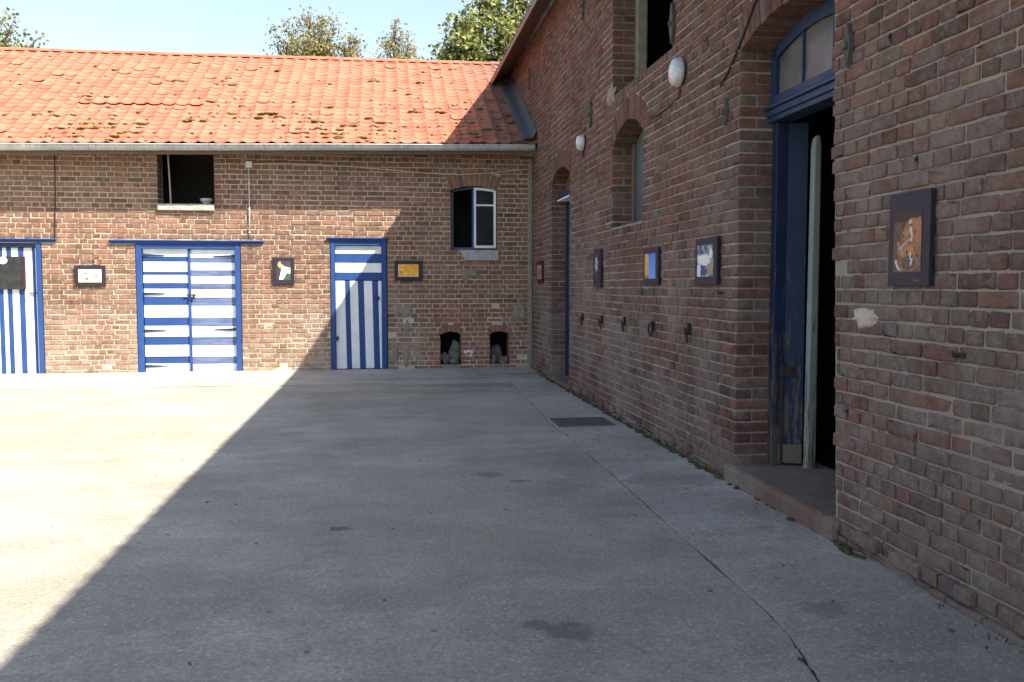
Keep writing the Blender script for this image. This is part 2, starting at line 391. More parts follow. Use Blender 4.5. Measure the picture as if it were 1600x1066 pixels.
# ------------------------------------------------------------------ ground
def sheet(name, outline_fn_left, outline_fn_right, y0, y1, ny, nx, zfn, mat, thick=0.05):
    mb = MB(); vs = []; fs = []
    for j in range(ny+1):
        y = y0 + (y1-y0)*j/ny; a, b = outline_fn_left(y), outline_fn_right(y)
        for i in range(nx+1):
            x = a + (b-a)*i/nx; vs.append((x, y, zfn(x, y)))
    w = nx+1
    for j in range(ny):
        for i in range(nx): fs.append((j*w+i, j*w+i+1, (j+1)*w+i+1, (j+1)*w+i))
    n = len(vs)
    edge = [j*w for j in range(ny+1)], [j*w+nx for j in range(ny+1)], list(range(w)), [ny*w+i for i in range(w)]
    for e, flip in zip(edge, (1, 0, 0, 1)):
        base = len(vs)
        for k in e: vs.append((vs[k][0], vs[k][1], vs[k][2]-thick))
        for k in range(len(e)-1):
            q = (e[k], base+k, base+k+1, e[k+1]); fs.append(q if flip else q[::-1])
    mb.add(vs, fs)
    o = mb.obj(name, mat, normals=False); o['kind'] = 'structure'; return o

mb = MB(); mb.add([(-400,-400,-0.12), (400,-400,-0.12), (400,400,-0.12), (-400,400,-0.12)], [(0,1,2,3)])
o = mb.obj('ground', M['meadow'], normals=False); o['kind'] = 'structure'
mb = MB(); mb.add([(-14,-9,-0.016), (2.7,-9,-0.016), (2.7,14.3,-0.016), (-14,14.3,-0.016)], [(0,1,2,3)])
o = mb.obj('joint_bed', M['dirt'], normals=False); o['kind'] = 'structure'

JOINT = [(-9,1.15), (0,1.36), (2.0,1.44), (2.79,1.50), (3.2,1.585), (3.56,1.605), (5.09,1.622), (6.3,1.652), (7.6,1.655), (8.0,1.672), (8.1,1.645), (8.24,1.64), (8.72,1.64), (8.9,1.665), (12.1,1.775), (13.2,1.80)]
def joint(y):
    for (a, p), (b, q) in zip(JOINT, JOINT[1:]):
        if y <= b: x = p + (q-p)*(y-a)/(b-a); break
    else: x = JOINT[-1][1]
    return x
def jr(y, k): return joint(y) + 0.012*noise.noise(Vector((y*2.3, k*9.1, 0))) + 0.008*noise.noise(Vector((y*11, k*5.3, 3)))
def apron_edge(x): return 12.30 + 0.03*noise.noise(Vector((x*1.7, 4, 1))) - 0.05*(x < -3)
def yz(x, y): return 0.006*noise.noise(Vector((x*0.5, y*0.5, 7))) + 0.0025*noise.noise(Vector((x*3, y*3, 2)))
sheet('courtyard', lambda y: -14.0, lambda y: jr(y, 1) - 0.006, -9, 12.32, 300, 40, yz, M['concrete'])
sheet('path', lambda y: jr(y, 2) + 0.006, lambda y: RX + 0.015, -9, 12.32, 300, 8, lambda x, y: 0.012 + yz(x, y) + 0.010*(x-1.6), M['concrete_path'])
sheet('apron', lambda y: -14.0, lambda y: RX + 0.015, 12.325, BY + 0.015, 14, 120, lambda x, y: 0.016 + 0.03*((y-12.3)/1.8)**1.3 + yz(x*2, y*2)*1.2, M['concrete_apron'])

# ------------------------------------------------------------------ brick walls
CH, LST = 0.0770, 0.240
class Opening:
    def __init__(o, s0, s1, z0, zs, rise=0, ring=0, depth=0.25, jamb=True, lean=0.0):
        o.s0, o.s1, o.z0, o.zs, o.rise, o.ring, o.depth, o.jamb = s0, s1, z0, zs, rise, ring, depth, jamb
        o.lean = lean; o.sc = (s0+s1)/2; w = s1-s0
        if rise:
            o.R = (w*w/4 + rise*rise)/(2*rise); o.zc = zs + rise - o.R; o.phi = math.asin(w/2/o.R)
        o.top = zs + rise + ring
    def half(o, z, extra):
        w = (o.s1-o.s0)/2
        if not o.rise: return w if z < o.zs else None
        Re = o.R + extra
        zk = o.zc + Re*cos(o.phi)
        if z <= o.zs: return w
        if z < zk: return w + (Re*sin(o.phi)-w)*(z-o.zs)/max(1e-6, zk-o.zs)
        if z >= o.zc + Re: return None
        return sqrt(max(0, Re*Re - (z-o.zc)**2))
    def blocked(o, zb, zt, extra):
        if zt <= o.z0 + 0.02: return None
        hs = [h for h in ((o.half((zb+zt)/2, extra),) if zb > o.z0 else (o.half(max(zb, o.z0)+0.004, extra), o.half((zb+zt)/2, extra))) if h]
        if not hs: return None
        h = max(hs); return (o.sc-h + o.lean*min(0.0, (zb+zt)/2 - o.zs), o.sc+h)

def intervals(s0, s1, zb, zt, ops, extra=True):
    bl = []
    for o in ops:
        b = o.blocked(zb, zt, o.ring if extra else o.ring*0.6)
        if b: bl.append((b, o, zt <= o.zs + 0.04 and o.jamb))
    bl.sort(key=lambda q: q[0][0]); out = []; a = s0; fa = None
    for (b0, b1), o, jb in bl:
        if b0 > a: out.append((a, b0, fa, o if jb else None))
        if b1 > a: a, fa = b1, (o if jb else None)
    if s1 > a: out.append((a, s1, fa, None))
    return out

def brick_geo(s0, s1, z0, z1, depth, rng, hi, face=0.0):
    """one brick in wall coordinates (s, d, z); a worn rounded outline when hi"""
    j = lambda k: rng.uniform(-k, k)
    if hi:
        c = 0.004 + rng.random()*0.006; pts = []
        for (cx, cz, a0) in ((s1-c, z1-c, 0), (s0+c, z1-c, 90), (s0+c, z0+c, 180), (s1-c, z0+c, 270)):
            for a in (8, 45, 82):
                q = radians(a0+a); pts.append((cx + c*cos(q) + j(0.0022), cz + c*sin(q) + j(0.0022)))
            if a0 in (0, 180) and s1-s0 > 0.15:
                for k in (0.33, 0.67):
                    x = s1 + (s0-s1)*k if a0 == 0 else s0 + (s1-s0)*k
                    pts.append((x, (z1 if a0 == 0 else z0) + j(0.004)))
        ch = 0.0042
    else:
        pts = [(s1+j(.003), z1+j(.003)), (s0+j(.003), z1+j(.003)), (s0+j(.003), z0+j(.003)), (s1+j(.003), z0+j(.003))]; ch = 0.005
    n = len(pts); ms, mz = (s0+s1)/2, (z0+z1)/2
    tilt_s, tilt_z = j(0.012), j(0.02); f = face + j(0.0035)
    def dd(s, z): return f + tilt_s*(s-ms) + tilt_z*(z-mz)
    def inset(p, e): 
        return (p[0] - e*(1 if p[0] > ms else -1)*min(1, abs(p[0]-ms)*8), p[1] - e*(1 if p[1] > mz else -1)*min(1, abs(p[1]-mz)*40))
    V = [(s, depth, z) for s, z in pts] + [(s, dd(s, z)+ch, z) for s, z in pts]
    ins = [inset(p, ch) for p in pts]; V += [(s, dd(s, z), z) for s, z in ins]
    F = []
    for r in range(2): F += [(r*n+i, r*n+(i+1) % n, (r+1)*n+(i+1) % n, (r+1)*n+i) for i in range(n)]
    if hi:
        inn = [(ms+(s-ms)*0.62, mz+(z-mz)*0.5) for s, z in ins]
        V += [(s, dd(s, z) + j(0.0018) - 0.0008, z) for s, z in inn]
        F += [(2*n+i, 2*n+(i+1) % n, 3*n+(i+1) % n, 3*n+i) for i in range(n)]
        F.append(tuple(range(3*n, 4*n)))
    else: F.append(tuple(range(2*n, 3*n)))
    return V, F

def arch_bricks(op, P, rng, hi):
    """bricks on edge around a segmental head"""
    out = []; arc = 2*op.phi*(op.R + op.ring*0.3); n = max(5, int(arc/0.078)); 
    for k in range(n):
        a0 = -op.phi + 2*op.phi*k/n; a1 = -op.phi + 2*op.phi*(k+1)/n; am = (a0+a1)/2
        g = 0.0048; r0 = op.R + 0.002 + rng.uniform(-.003, .004); r1 = op.R + op.ring - 0.004 + rng.uniform(-.006, .004)
        f = rng.uniform(-0.004, 0.003); ch = 0.005
        def pt(r, side, e, d):
            a = (a0 if side < 0 else a1); x = r*sin(a) - side*(g+e)*cos(am); z = r*cos(a) + side*(g+e)*sin(am)
            return (op.sc + x, d, op.zc + z)
        ring = lambda e, d: [pt(r1-e, 1, e, d), pt(r1-e, -1, e, d), pt(r0+e, -1, e, d), pt(r0+e, 1, e, d)]
        V = ring(0, op.depth-0.01) + ring(0, f+ch) + ring(ch, f)
        F = [(r*4+i, r*4+(i+1) % 4, r*4+4+(i+1) % 4, r*4+4+i) for r in range(2) for i in range(4)] + [(8,9,10,11), (0,1,2,3)]
        out.append((V, F))
    return out

def brick_wall(parent, P, s0, s1, z0, ztop, ops, mats, thick, seed, hi_fn, mix, n_single=300, JO=0.0148, face_fn=None, drop=None, ragged=None):
    rng = random.Random(seed); bm_, mm_ = mats
    rows = int(math.ceil((ztop(0)-z0)/CH)) if not callable(ztop) else int(math.ceil((max(ztop(s0), ztop(s1))-z0)/CH))
    # --- mortar core, cell by cell
    REC = 0.009; cuts = {s0, s1}; iv = []
    for r in range(rows):
        zb, zt = z0 + r*CH, z0 + (r+1)*CH
        q = intervals(s0, s1, zb, zt, ops, extra=False); iv.append(q)
        for a, b, _, _ in q: cuts |= {round(a, 4), round(b, 4)}
    step = s0
    while step < s1: cuts.add(round(step, 4)); step += 0.5
    cuts = sorted(cuts); nc = len(cuts)-1
    sol = [[any(a-1e-3 <= (cuts[i]+cuts[i+1])/2 <= b+1e-3 for a, b, _, _ in iv[r]) and z0+(r+0.5)*CH < ztop((cuts[i]+cuts[i+1])/2)+0.05 for i in range(nc)] for r in range(rows)]
    S = lambda r, i: 0 <= r < rows and 0 <= i < nc and sol[r][i]
    mb = MB()
    for r in range(rows):
        for i in range(nc):
            if not sol[r][i]: continue
            a, b, zb, zt = cuts[i], cuts[i+1], z0+r*CH, z0+(r+1)*CH
            ea = 0.006 if not S(r, i-1) and i > 0 else 0; eb = 0.006 if not S(r, i+1) and i < nc-1 else 0
            a += ea; b -= eb
            mb.add([P(a,REC,zb), P(b,REC,zb), P(b,REC,zt), P(a,REC,zt)], [(0,1,2,3)])
            mb.add([P(a,thick,zb), P(b,thick,zb), P(b,thick,zt), P(a,thick,zt)], [(0,1,2,3)])
            if not S(r, i-1): mb.add([P(a,REC,zb), P(a,thick,zb), P(a,thick,zt), P(a,REC,zt)], [(0,1,2,3)])
            if not S(r, i+1): mb.add([P(b,REC,zb), P(b,thick,zb), P(b,thick,zt), P(b,REC,zt)], [(0,1,2,3)])
            if not S(r-1, i): mb.add([P(a,REC,zb), P(b,REC,zb), P(b,thick,zb), P(a,thick,zb)], [(0,1,2,3)])
            if not S(r+1, i): mb.add([P(a,REC,zt), P(b,REC,zt), P(b,thick,zt), P(a,thick,zt)], [(0,1,2,3)])
    for op in ops:                                   # mortar bed behind each arch ring
        if not op.ring: continue
        n = 14; poly = []
        for k in range(n+1):
            a = -op.phi*1.01 + 2*op.phi*1.01*k/n; poly.append((op.sc + (op.R+0.008)*sin(a), op.zc + (op.R+0.008)*cos(a)))
        for k in range(n, -1, -1):
            a = -op.phi*1.01 + 2*op.phi*1.01*k/n; poly.append((op.sc + (op.R+op.ring+0.012)*sin(a), op.zc + (op.R+op.ring+0.012)*cos(a)))
        for k in range(n):
            q = [poly[k], poly[k+1], poly[2*n+1-k-1], poly[2*n+1-k]]
            mb.prism(q, REC+0.002, op.depth-0.02, P)
    wall = mb.obj('wall', mm_, parent, normals=False)
    # --- bricks
    bricks = []
    for r in range(rows):
        zb, zt = z0 + r*CH + JO/2, z0 + (r+1)*CH - JO/2
        header = r % 2 == 0; pitch = LST/2 if header else LST; off = (0.0625 if header else 0.0) + rng.uniform(-mix, mix)*0.12
        for a, b, oa, ob in intervals(s0, s1, z0+r*CH, z0+(r+1)*CH, ops):
            if zb > ztop((a+b)/2): continue
            js = [a]; k = math.floor((a-off)/pitch)
            while True:
                k += 1; x = off + k*pitch
                if x >= b - 0.02: break
                if x > a + 0.02:
                    if header and rng.random() < mix*0.45: continue
                    js.append(x + rng.uniform(-.005, .005))
                    if not header and rng.random() < mix*0.6 and x + pitch < b: js.append(x + pitch/2 + rng.uniform(-.006, .006))
            js.append(b); js = sorted(js)
            i = 1
            while i < len(js)-1 and len(js) > 2:     # no slivers
                if js[i]-js[i-1] < 0.055 or js[i+1]-js[i] < 0.055: js.pop(i)
                else: i += 1
            m = len(js)-1
            for i in range(m):
                x0, x1 = js[i], js[i+1]
                if zb > ztop((x0+x1)/2): continue
                if drop and drop((x0+x1)/2, (zb+zt)/2): continue
                e0 = 0 if i == 0 and oa else JO/2; e1 = 0 if i == m-1 and ob else JO/2
                wob = lambda s: 0.008*noise.noise(Vector((s*0.55, r*0.25, seed))) + rng.uniform(-.0022, .0022)
                dz = wob((x0+x1)/2)
                dep = 0.05
                jo = oa if (i == 0 and oa) else (ob if (i == m-1 and ob) else None)
                rag0 = rag1 = 0
                if jo:
                    dep = jo.depth - 0.006 if header else 0.115
                    if ragged and ragged(jo, i == 0):
                        if i == 0: rag0 = rng.uniform(-0.018, 0.035)
                        else: rag1 = rng.uniform(-0.018, 0.035)
                face = (face_fn((x0+x1)/2, (zb+zt)/2, rng) if face_fn else 0)
                hi = hi_fn((x0+x1)/2, (zb+zt)/2)
                tone = (rng.random(), rng.random()**2, rng.random())
                V, F = brick_geo(x0+e0+rag0, x1-e1-rag1, zb+dz, zt+dz, dep, rng, hi, face)
                bricks.append((V, F, tone, hi, 'brick'))
                if jo and not header:                # the second brick behind a stretcher, seen in the reveal
                    y0, y1 = (x0, x0+0.11) if i == 0 and oa else (x1-0.11, x1)
                    V, F = brick_geo(y0, y1, zb+dz, zt+dz, jo.depth-0.006, rng, False, 0.126)
                    bricks.append((V, F, (rng.random(), rng.random()**2, rng.random()), False, 'brick'))
    for op in ops:
        if op.ring:
            for V, F in arch_bricks(op, P, rng, False):
                bricks.append((V, F, (rng.random(), rng.random()**2, rng.random()*0.6), False, 'arch_brick'))
    def area(b):
        q = [project(P(*b[0][-1-k])) for k in (0, 1, 2, 3)]
        if any(x is None for x in q): return 0
        n = len(b[1][-1]) if b[4] == 'brick' else 4
        q = [project(P(*p)) for p in (b[0][-n:] if b[4] == 'brick' else b[0][8:12])]
        if any(x is None for x in q): return 0
        cx = sum(x[0] for x in q)/len(q); cy = sum(x[1] for x in q)/len(q)
        if not (0 < cx < 1600 and 0 < cy < 1066): return 0
        return abs(sum(q[i][0]*q[(i+1) % len(q)][1] - q[(i+1) % len(q)][0]*q[i][1] for i in range(len(q))))
    order = sorted((b for b in bricks if b[4] == 'brick'), key=area, reverse=True)
    single = set(map(id, order[:n_single]))
    joined = MB(); joined_hi = MB()
    for b in bricks:
        V = [P(*p) for p in b[0]]
        if b[4] == 'arch_brick':
            MB().add(V, b[1], b[2]).obj('arch_brick', bm_, wall, origin=True)
        elif id(b) in single:
            MB().add(V, b[1], b[2]).obj('brick', bm_, wall, smooth=b[3], origin=True)
        else: (joined_hi if b[3] else joined).add(V, b[1], b[2])
    if joined.v: joined.obj('brickwork', bm_, wall, stuff=True)
    if joined_hi.v: joined_hi.obj('brickwork', bm_, wall, smooth=True, stuff=True)
    return wall

# ================================================================== THE STABLE (along the back)
stable = empty('stable', (-2.8, BY, 0), 'long low brick stable with orange tiled roof and blue striped doors', 'stable')
def eave_z(x): return 3.60 + 0.0212*(x-2.4)
def ridge_z(x): return 5.83 + 0.0068*(x-2.4)
EY, RY = 13.66, 17.80
D1, D2, D3 = (-6.22, -5.10), (-3.75, -2.20), (-0.83, 0.055)
ops_b = [Opening(D1[0], D1[1], -0.1, 2.03, jamb=False, depth=0.12), Opening(D2[0], D2[1], -0.1, 2.02, jamb=False, depth=0.12), Opening(D3[0], D3[1], -0.1, 2.11, jamb=False, depth=0.12),
         Opening(-3.40, -2.57, 2.62, 3.60, jamb=True), Opening(1.075, 1.825, 1.95, 2.90, 0.075, 0.235, 0.20),
         Opening(0.90, 1.235, 0.10, 0.585, 0.05, 0.115, 0.25), Opening(1.705, 2.025, 0.10, 0.585, 0.05, 0.115, 0.25)]
def back_face(s, z, rng):
    f = 0.0
    if z < 1.1 and noise.noise(Vector((s*1.3, z*2.0, 5))) > 0.05: f += rng.uniform(0, 0.007)      # weathered back below
    return f
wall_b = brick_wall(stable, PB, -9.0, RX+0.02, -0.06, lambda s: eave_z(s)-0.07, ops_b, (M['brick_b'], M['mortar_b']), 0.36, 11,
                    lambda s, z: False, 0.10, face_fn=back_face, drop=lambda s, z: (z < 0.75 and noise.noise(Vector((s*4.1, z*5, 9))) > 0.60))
# shell behind the front wall, so that openings look into a dark room
mb = MB()
mb.box(-9.0, -8.7, BY+0.38, 20.9, -0.1, 3.5); mb.box(-9.0, RX+0.3, 20.9, 21.2, -0.1, 3.5)
mb.obj('back_wall', M['mortar_b'], stable)
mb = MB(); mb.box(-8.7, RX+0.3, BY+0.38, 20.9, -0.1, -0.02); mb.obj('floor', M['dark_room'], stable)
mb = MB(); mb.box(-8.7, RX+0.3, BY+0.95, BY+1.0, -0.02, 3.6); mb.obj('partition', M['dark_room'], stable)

# ---- roof: deck, tiles, ridge
def roof_pt(x, t, h=0):                         # t = 0 at the eave, 1 at the ridge
    y = EY + (RY-EY)*t; z = eave_z(x) + (ridge_z(x)-eave_z(x))*t
    sag = 0.030*noise.noise(Vector((x*0.45, t*2.3, 2))) + 0.012*noise.noise(Vector((x*1.5, t*5, 6)))
    return Vector((x, y, z + sag*sin(pi*min(1, t*1.2+0.1)) + h))
mb = MB(); vs = []; fs = []; nx, nt = 30, 10
for i in range(nx+1):
    x = -9.2 + (3.6+9.2)*i/nx
    for k in range(nt+1): p = roof_pt(x, k/nt, -0.05); vs.append(tuple(p))
for i in range(nx):
    for k in range(nt): fs.append((i*(nt+1)+k, (i+1)*(nt+1)+k, (i+1)*(nt+1)+k+1, i*(nt+1)+k+1))
mb.add(vs, fs)
mb.add([(-9.2, RY, ridge_z(-9.2)-0.03), (3.6, RY, ridge_z(3.6)-0.03), (3.6, 21.6, 3.45), (-9.2, 21.6, 3.40)], [(0,1,2,3)])
roof_b = mb.obj('roof', M['timber'], stable, normals=False)

TW, ROWS = 0.2135, 25
SL = sqrt((RY-EY)**2 + (5.8-3.55)**2); TL = SL/ROWS
def tile_profile(u):                            # S-shaped pantile: wide flat pan, narrow roll
    w = ((u + 0.5) % 1.0) - 0.5
    return 0.019*math.exp(-(w/0.15)**2) - 0.003*cos(2*pi*(u-0.5))
def tile_verts():
    vs = []; n = 10
    for lay, dz in ((0, 0.0), (1, -0.006)):
        for v in (0.0, TL+0.05):
            for k in range(n+1):
                u = k/n*1.06 - 0.03; vs.append((u*TW, v, tile_profile(u) + dz))
    w = n+1; fs = []
    for k in range(n):
        fs.append((k, k+1, w+k+1, w+k)); fs.append((k, 2*w+k, 2*w+k+1, k+1))
    fs.append((0, w, 3*w, 2*w)); fs.append((n, 2*w+n, 3*w+n, w+n))
    return vs, fs
tv, tf = tile_verts()
tile_me = bpy.data.meshes.new('roof_tile'); tile_me.from_pydata(tv, [], tf); tile_me.materials.append(M['tile_o'])
tile_me.polygons.foreach_set('use_smooth', [i % 2 == 0 and i < 20 for i in range(len(tf))])
rng = random.Random(5); joined = MB(); tiles = []
for r in range(ROWS):
    for c in range(-54, 6):
        x = 2.42 - 0.0 + c*TW
        if x > 3.2: continue
        t = r/ROWS
        p = roof_pt(x, t); q = roof_pt(x, min(1, t+1/ROWS)); e = roof_pt(x+TW, t)
        ey = (q-p).normalized(); ex = (e-p).normalized(); ez = ex.cross(ey).normalized(); ey = ez.cross(ex)
        m = Matrix((ex, ey, ez)).transposed().to_4x4()
        lift = 0.007 + (0.016*rng.random() if rng.random() < 0.05 else 0) + (0.022 if r == 9 and -5.0 < x < -3.0 else 0)
        rot = Matrix.Rotation(-0.027 + rng.gauss(0, 0.005), 4, 'X') @ Matrix.Rotation(rng.gauss(0, 0.008), 4, 'Z') @ Matrix.Rotation(rng.gauss(0, 0.008), 4, 'Y')
        slip = rng.gauss(0, 0.005) - (0.05*rng.random() if rng.random() < 0.03 else 0)
        mw = Matrix.Translation(p + ez*lift + ey*(slip-0.0) + ex*rng.gauss(0, 0.003)) @ m @ rot
        pr = project(p); vis = pr and -5 < pr[0] < 800 and x < 2.3
        tiles.append((r if vis else 99, abs(x+1.8), mw))
order = sorted(range(len(tiles)), key=lambda i: (tiles[i][0], tiles[i][1]))
single = set(order[:300])
for i, (_, _, mw) in enumerate(tiles):
    if i in single:
        o = bpy.data.objects.new('roof_tile', tile_me); o.matrix_basis = mw; COL.objects.link(o); o.parent = roof_b
    else:
        joined.add([mw @ Vector(v) for v in tv], tf, (rng.random(), rng.random(), 0))
o = joined.obj('tile_rows', M['tile'], roof_b, stuff=True, normals=False)
o.data.polygons.foreach_set('use_smooth', [i % 22 < 20 and (i % 22) % 2 == 0 for i in range(len(o.data.polygons))])
for k in range(34):                              # ridge tiles
    x = -9.0 + k*0.36; mb = MB(); n = 8
    p0 = roof_pt(x-0.01, 1, 0.0); p1 = roof_pt(x+0.375, 1, 0.0); vs = []
    for p, rr in ((p0, 0.085), (p1, 0.078)):
        for a in range(n+1):
            th = pi*a/n; vs.append((p.x, p.y + rr*1.15*cos(th), p.z - 0.02 + rr*0.85*sin(th) + rng.uniform(-.004,.004)))
    fs = [(a, a+1, n+1+a+1, n+1+a) for a in range(n)] + [tuple(range(n+1)), tuple(range(2*n+1, n, -1))]
    mb.add(vs, fs, (rng.random(), rng.random(), 0)); mb.obj('ridge_tile', M['tile'], roof_b, smooth=False)
# moss tufts caught in the laps of the tiles
rng = random.Random(8); mb = MB()
for k in range(640):
    x = rng.uniform(-6.4, 2.2); t = min(0.97, abs(rng.gauss(0, 0.22)) + 0.02)
    if x > 1.0 and rng.random() < 0.6: t = rng.uniform(0.05, 0.6)
    if rng.random() < 0.3: t = rng.uniform(0, 0.95)
    t = round(t*ROWS)/ROWS + rng.uniform(-.004, .006)
    if noise.noise(Vector((x*0.9, t*4.5, 12))) < rng.uniform(-0.35, 0.2): continue
    big = 0.85*rng.random()**3.5
    p = roof_pt(x, max(0.01, t), 0.022)
    for q in range(1 + int(3*rng.random()*big)):
        mb.blob((p.x + rng.gauss(0, 0.04)*(q > 0), p.y + rng.gauss(0, 0.02)*(q > 0), p.z), 0.020+0.085*big, 0.014+0.035*big, 0.010+0.020*big, rng, 0.35, 7, 4)
mb.obj('moss', M['moss'], roof_b, stuff=True)
# zinc flashing up the barn wall, lead soaker at its head
mb = MB(); prof = [(2.16, 0.045), (2.20, 0.075), (2.28, 0.080), (2.335, 0.095), (2.385, 0.17), (2.392, 0.21)]
n = 16; vs = []
for k in range(n+1):
    t = 0.0 + 0.66*k/n
    for (x, h) in prof: p = roof_pt(x, t, h + 0.012*noise.noise(Vector((t*14, x*9, 1)))); vs.append(tuple(p))
m = len(prof); fs = [(k*m+i, k*m+i+1, (k+1)*m+i+1, (k+1)*m+i) for k in range(n) for i in range(m-1)]
mb.add(vs, fs); mb.obj('flashing', M['lead'], roof_b, smooth=True)

# ---- gutter
def gut(x): return eave_z(x) - 0.075 + 0.010*noise.noise(Vector((x*0.6, 1, 1)))
mb = MB(); n = 10; xs = [-9.1 + k*0.25 for k in range(46)] + [2.36]; vs = []
for x in xs:
    for lay in (0.072, 0.068):
        for a in range(n+1):
            th = pi + pi*a/n; vs.append((x, EY + 0.005 + lay*cos(th), gut(x) + 0.045 + lay*sin(th)*1.1))
w = 2*(n+1); fs = []
for k in range(len(xs)-1):
    for lay in (0, n+1):
        for a in range(n): fs.append((k*w+lay+a, k*w+lay+a+1, (k+1)*w+lay+a+1, (k+1)*w+lay+a))
mb.add(vs, fs)
mb.tube([(x, EY + 0.005 - 0.074, gut(x) + 0.048) for x in xs], 0.010, 8)
gutter = mb.obj('gutter', M['zinc'], stable, smooth=True, normals=False)
mb = MB(); mb.add([(2.36, EY+0.005+0.072*cos(pi+pi*a/n), gut(2.36)+0.045+0.079*sin(pi+pi*a/n)) for a in range(n+1)], [tuple(range(n+1))]); mb.obj('end_cap', M['zinc'], gutter, normals=False)
for k in range(13):
    x = -8.7 + k*0.9; mb = MB(); pts = [(x, EY+0.005+0.076*cos(pi+pi*a/n), gut(x)+0.045+0.076*1.1*sin(pi+pi*a/n)) for a in range(n+1)]
    for a in range(n): mb.add([(pts[a][0]-0.013, pts[a][1], pts[a][2]), (pts[a][0]+0.013, pts[a][1], pts[a][2]), (pts[a+1][0]+0.013, pts[a+1][1], pts[a+1][2]), (pts[a+1][0]-0.013, pts[a+1][1], pts[a+1][2])], [(0,1,2,3)])
    mb.obj('gutter_strap', M['zinc'], gutter, normals=False)
mb = MB()
for k in range(11):
    a, b = -9.1 + k*1.05, -9.1 + (k+1)*1.05
    mb.add([(a, EY+0.075, eave_z(a)-0.15), (b, EY+0.075, eave_z(b)-0.15), (b, EY+0.075, eave_z(b)-0.015), (a, EY+0.075, eave_z(a)-0.015),
            (a, EY+0.10, eave_z(a)-0.15), (b, EY+0.10, eave_z(b)-0.15), (b, EY+0.10, eave_z(b)-0.015), (a, EY+0.10, eave_z(a)-0.015)],
           [(0,1,2,3), (5,4,7,6), (0,4,5,1), (3,2,6,7)])
mb.obj('eave_board', M['timber'], stable, normals=False)
mb = MB(); mb.add([(-9.1, EY+0.10, eave_z(-9.1)-0.125), (2.4, EY+0.10, eave_z(2.4)-0.125), (2.4, BY+0.05, eave_z(2.4)-0.10), (-9.1, BY+0.05, eave_z(-9.1)-0.10)], [(0,1,2,3)])
mb.obj('soffit', M['timber'], stable, normals=False)

# ---- doors of the stable
def hinge(parent, s0, s1, z, d, mat):
    MB().prism([(s0, z-0.022), (s1, z-0.006), (s1, z+0.006), (s0, z+0.022)], d, d+0.008, PB).obj('hinge_strap', mat, parent)
rng = random.Random(21)
def lintel(s0, s1, z0, z1, name='lintel', proud=-0.045):
    mb = MB(); mb.rect(s0, s1, z1-0.018, z1, proud, 0.06, PB); mb.rect(s0+0.01, s1-0.01, z0+0.0, z1-0.018, proud+0.03, 0.06, PB)
    return mb.obj(name, M['blue'], stable, bevel=0.004)

# door 1, upright stripes, half out of the picture
lintel(-6.40, -4.87, 2.03, 2.085)
d = MB(); d.rect(D1[0], D1[1], 0.0, 2.02, 0.075, 0.095, PB); d1 = d.obj('door', M['navy'], stable)
MB().rect(-5.175, -5.105, 0.0, 2.02, -0.004, 0.08, PB).obj('door_frame', M['blue'], d1, bevel=0.004)
MB().rect(-6.215, -6.14, 0.0, 2.02, -0.004, 0.08, PB).obj('door_frame', M['blue'], d1, bevel=0.004)
MB().rect(-6.139, -5.176, 1.955, 2.02, 0.010, 0.08, PB).obj('door_frame', M['navy'], d1, bevel=0.004)
xs = [-6.135, -6.06, -5.93, -5.86, -5.73, -5.665, -5.605, -5.54, -5.44, -5.365, -5.245, -5.205, -5.18]
for k in range(len(xs)-1):
    MB().rect(xs[k]+0.002, xs[k+1]-0.002, 0.03+rng.uniform(0, .01), 1.95, 0.040+rng.uniform(0, .006), 0.076, PB).obj('plank', M['white'] if k % 2 else M['blue'], d1, bevel=0.003)
mb = MB(); mb.rect(-5.28, -5.17, 1.255, 1.275, 0.02, 0.03, PB); mb.tube([PB(-5.26, 0.03, 1.265), PB(-5.26, -0.015, 1.265), PB(-5.30, -0.02, 1.265)], 0.007); mb.obj('latch', M['iron'], d1)

# door 2, double leaf with level boards
lintel(-4.12, -1.84, 2.02, 2.075)
d = MB(); d.rect(D2[0], D2[1], 0.02, 2.01, 0.078, 0.098, PB); d2 = d.obj('door', M['navy'], stable)
MB().rect(-3.745, -3.665, 0.0, 2.015, -0.006, 0.08, PB).obj('door_frame', M['blue'], d2, bevel=0.004)
MB().rect(-2.285, -2.205, 0.0, 2.015, -0.006, 0.08, PB).obj('door_frame', M['blue'], d2, bevel=0.004)
MB().rect(-3.664, -2.286, 1.945, 2.015, 0.0, 0.08, PB).obj('door_frame', M['blue'], d2, bevel=0.004)
ys = [100, 160, 195, 270, 291, 350, 390, 450, 510, 600, 660, 740, 800, 885, 935, 1000]
for leaf, (a, b) in enumerate(((-3.655, -2.985), (-2.963, -2.292))):
    for k in range(len(ys)-1):
        y0, y1 = ys[k], ys[k+1]
        if leaf == 1 and k in (2, 3): y0, y1 = ((195, 252), (252, 293))[k-2]
        if leaf == 1 and k == 4: y0 = 293
        za, zb = (1003-y1)/905*1.925 + 0.03 - 0.012*leaf, (1003-y0)/905*1.925 + 0.03 - 0.012*leaf
        white = k % 2 == 0; dd = 0.046 + rng.uniform(-.003, .004) + (0 if white else 0.002)
        MB().rect(a+rng.uniform(0,.003), b-rng.uniform(0,.003), za+0.0015, zb-0.0015, dd, 0.079, PB).obj('plank', M['white_flat'] if white else (M['blue_faded'] if leaf else M['blue_flat']), d2, bevel=0.0025)
MB().rect(-2.992, -2.952, 0.0, 1.94, 0.026, 0.05, PB).obj('meeting_strip', M['blue'], d2, bevel=0.004)
for z in (1.845, 1.255, 0.685, 0.135): hinge(d2, -3.66, -3.34, z, 0.034, M['navy'])
for z in (1.835, 0.695): hinge(d2, -2.288, -2.61, z, 0.034, M['navy'])
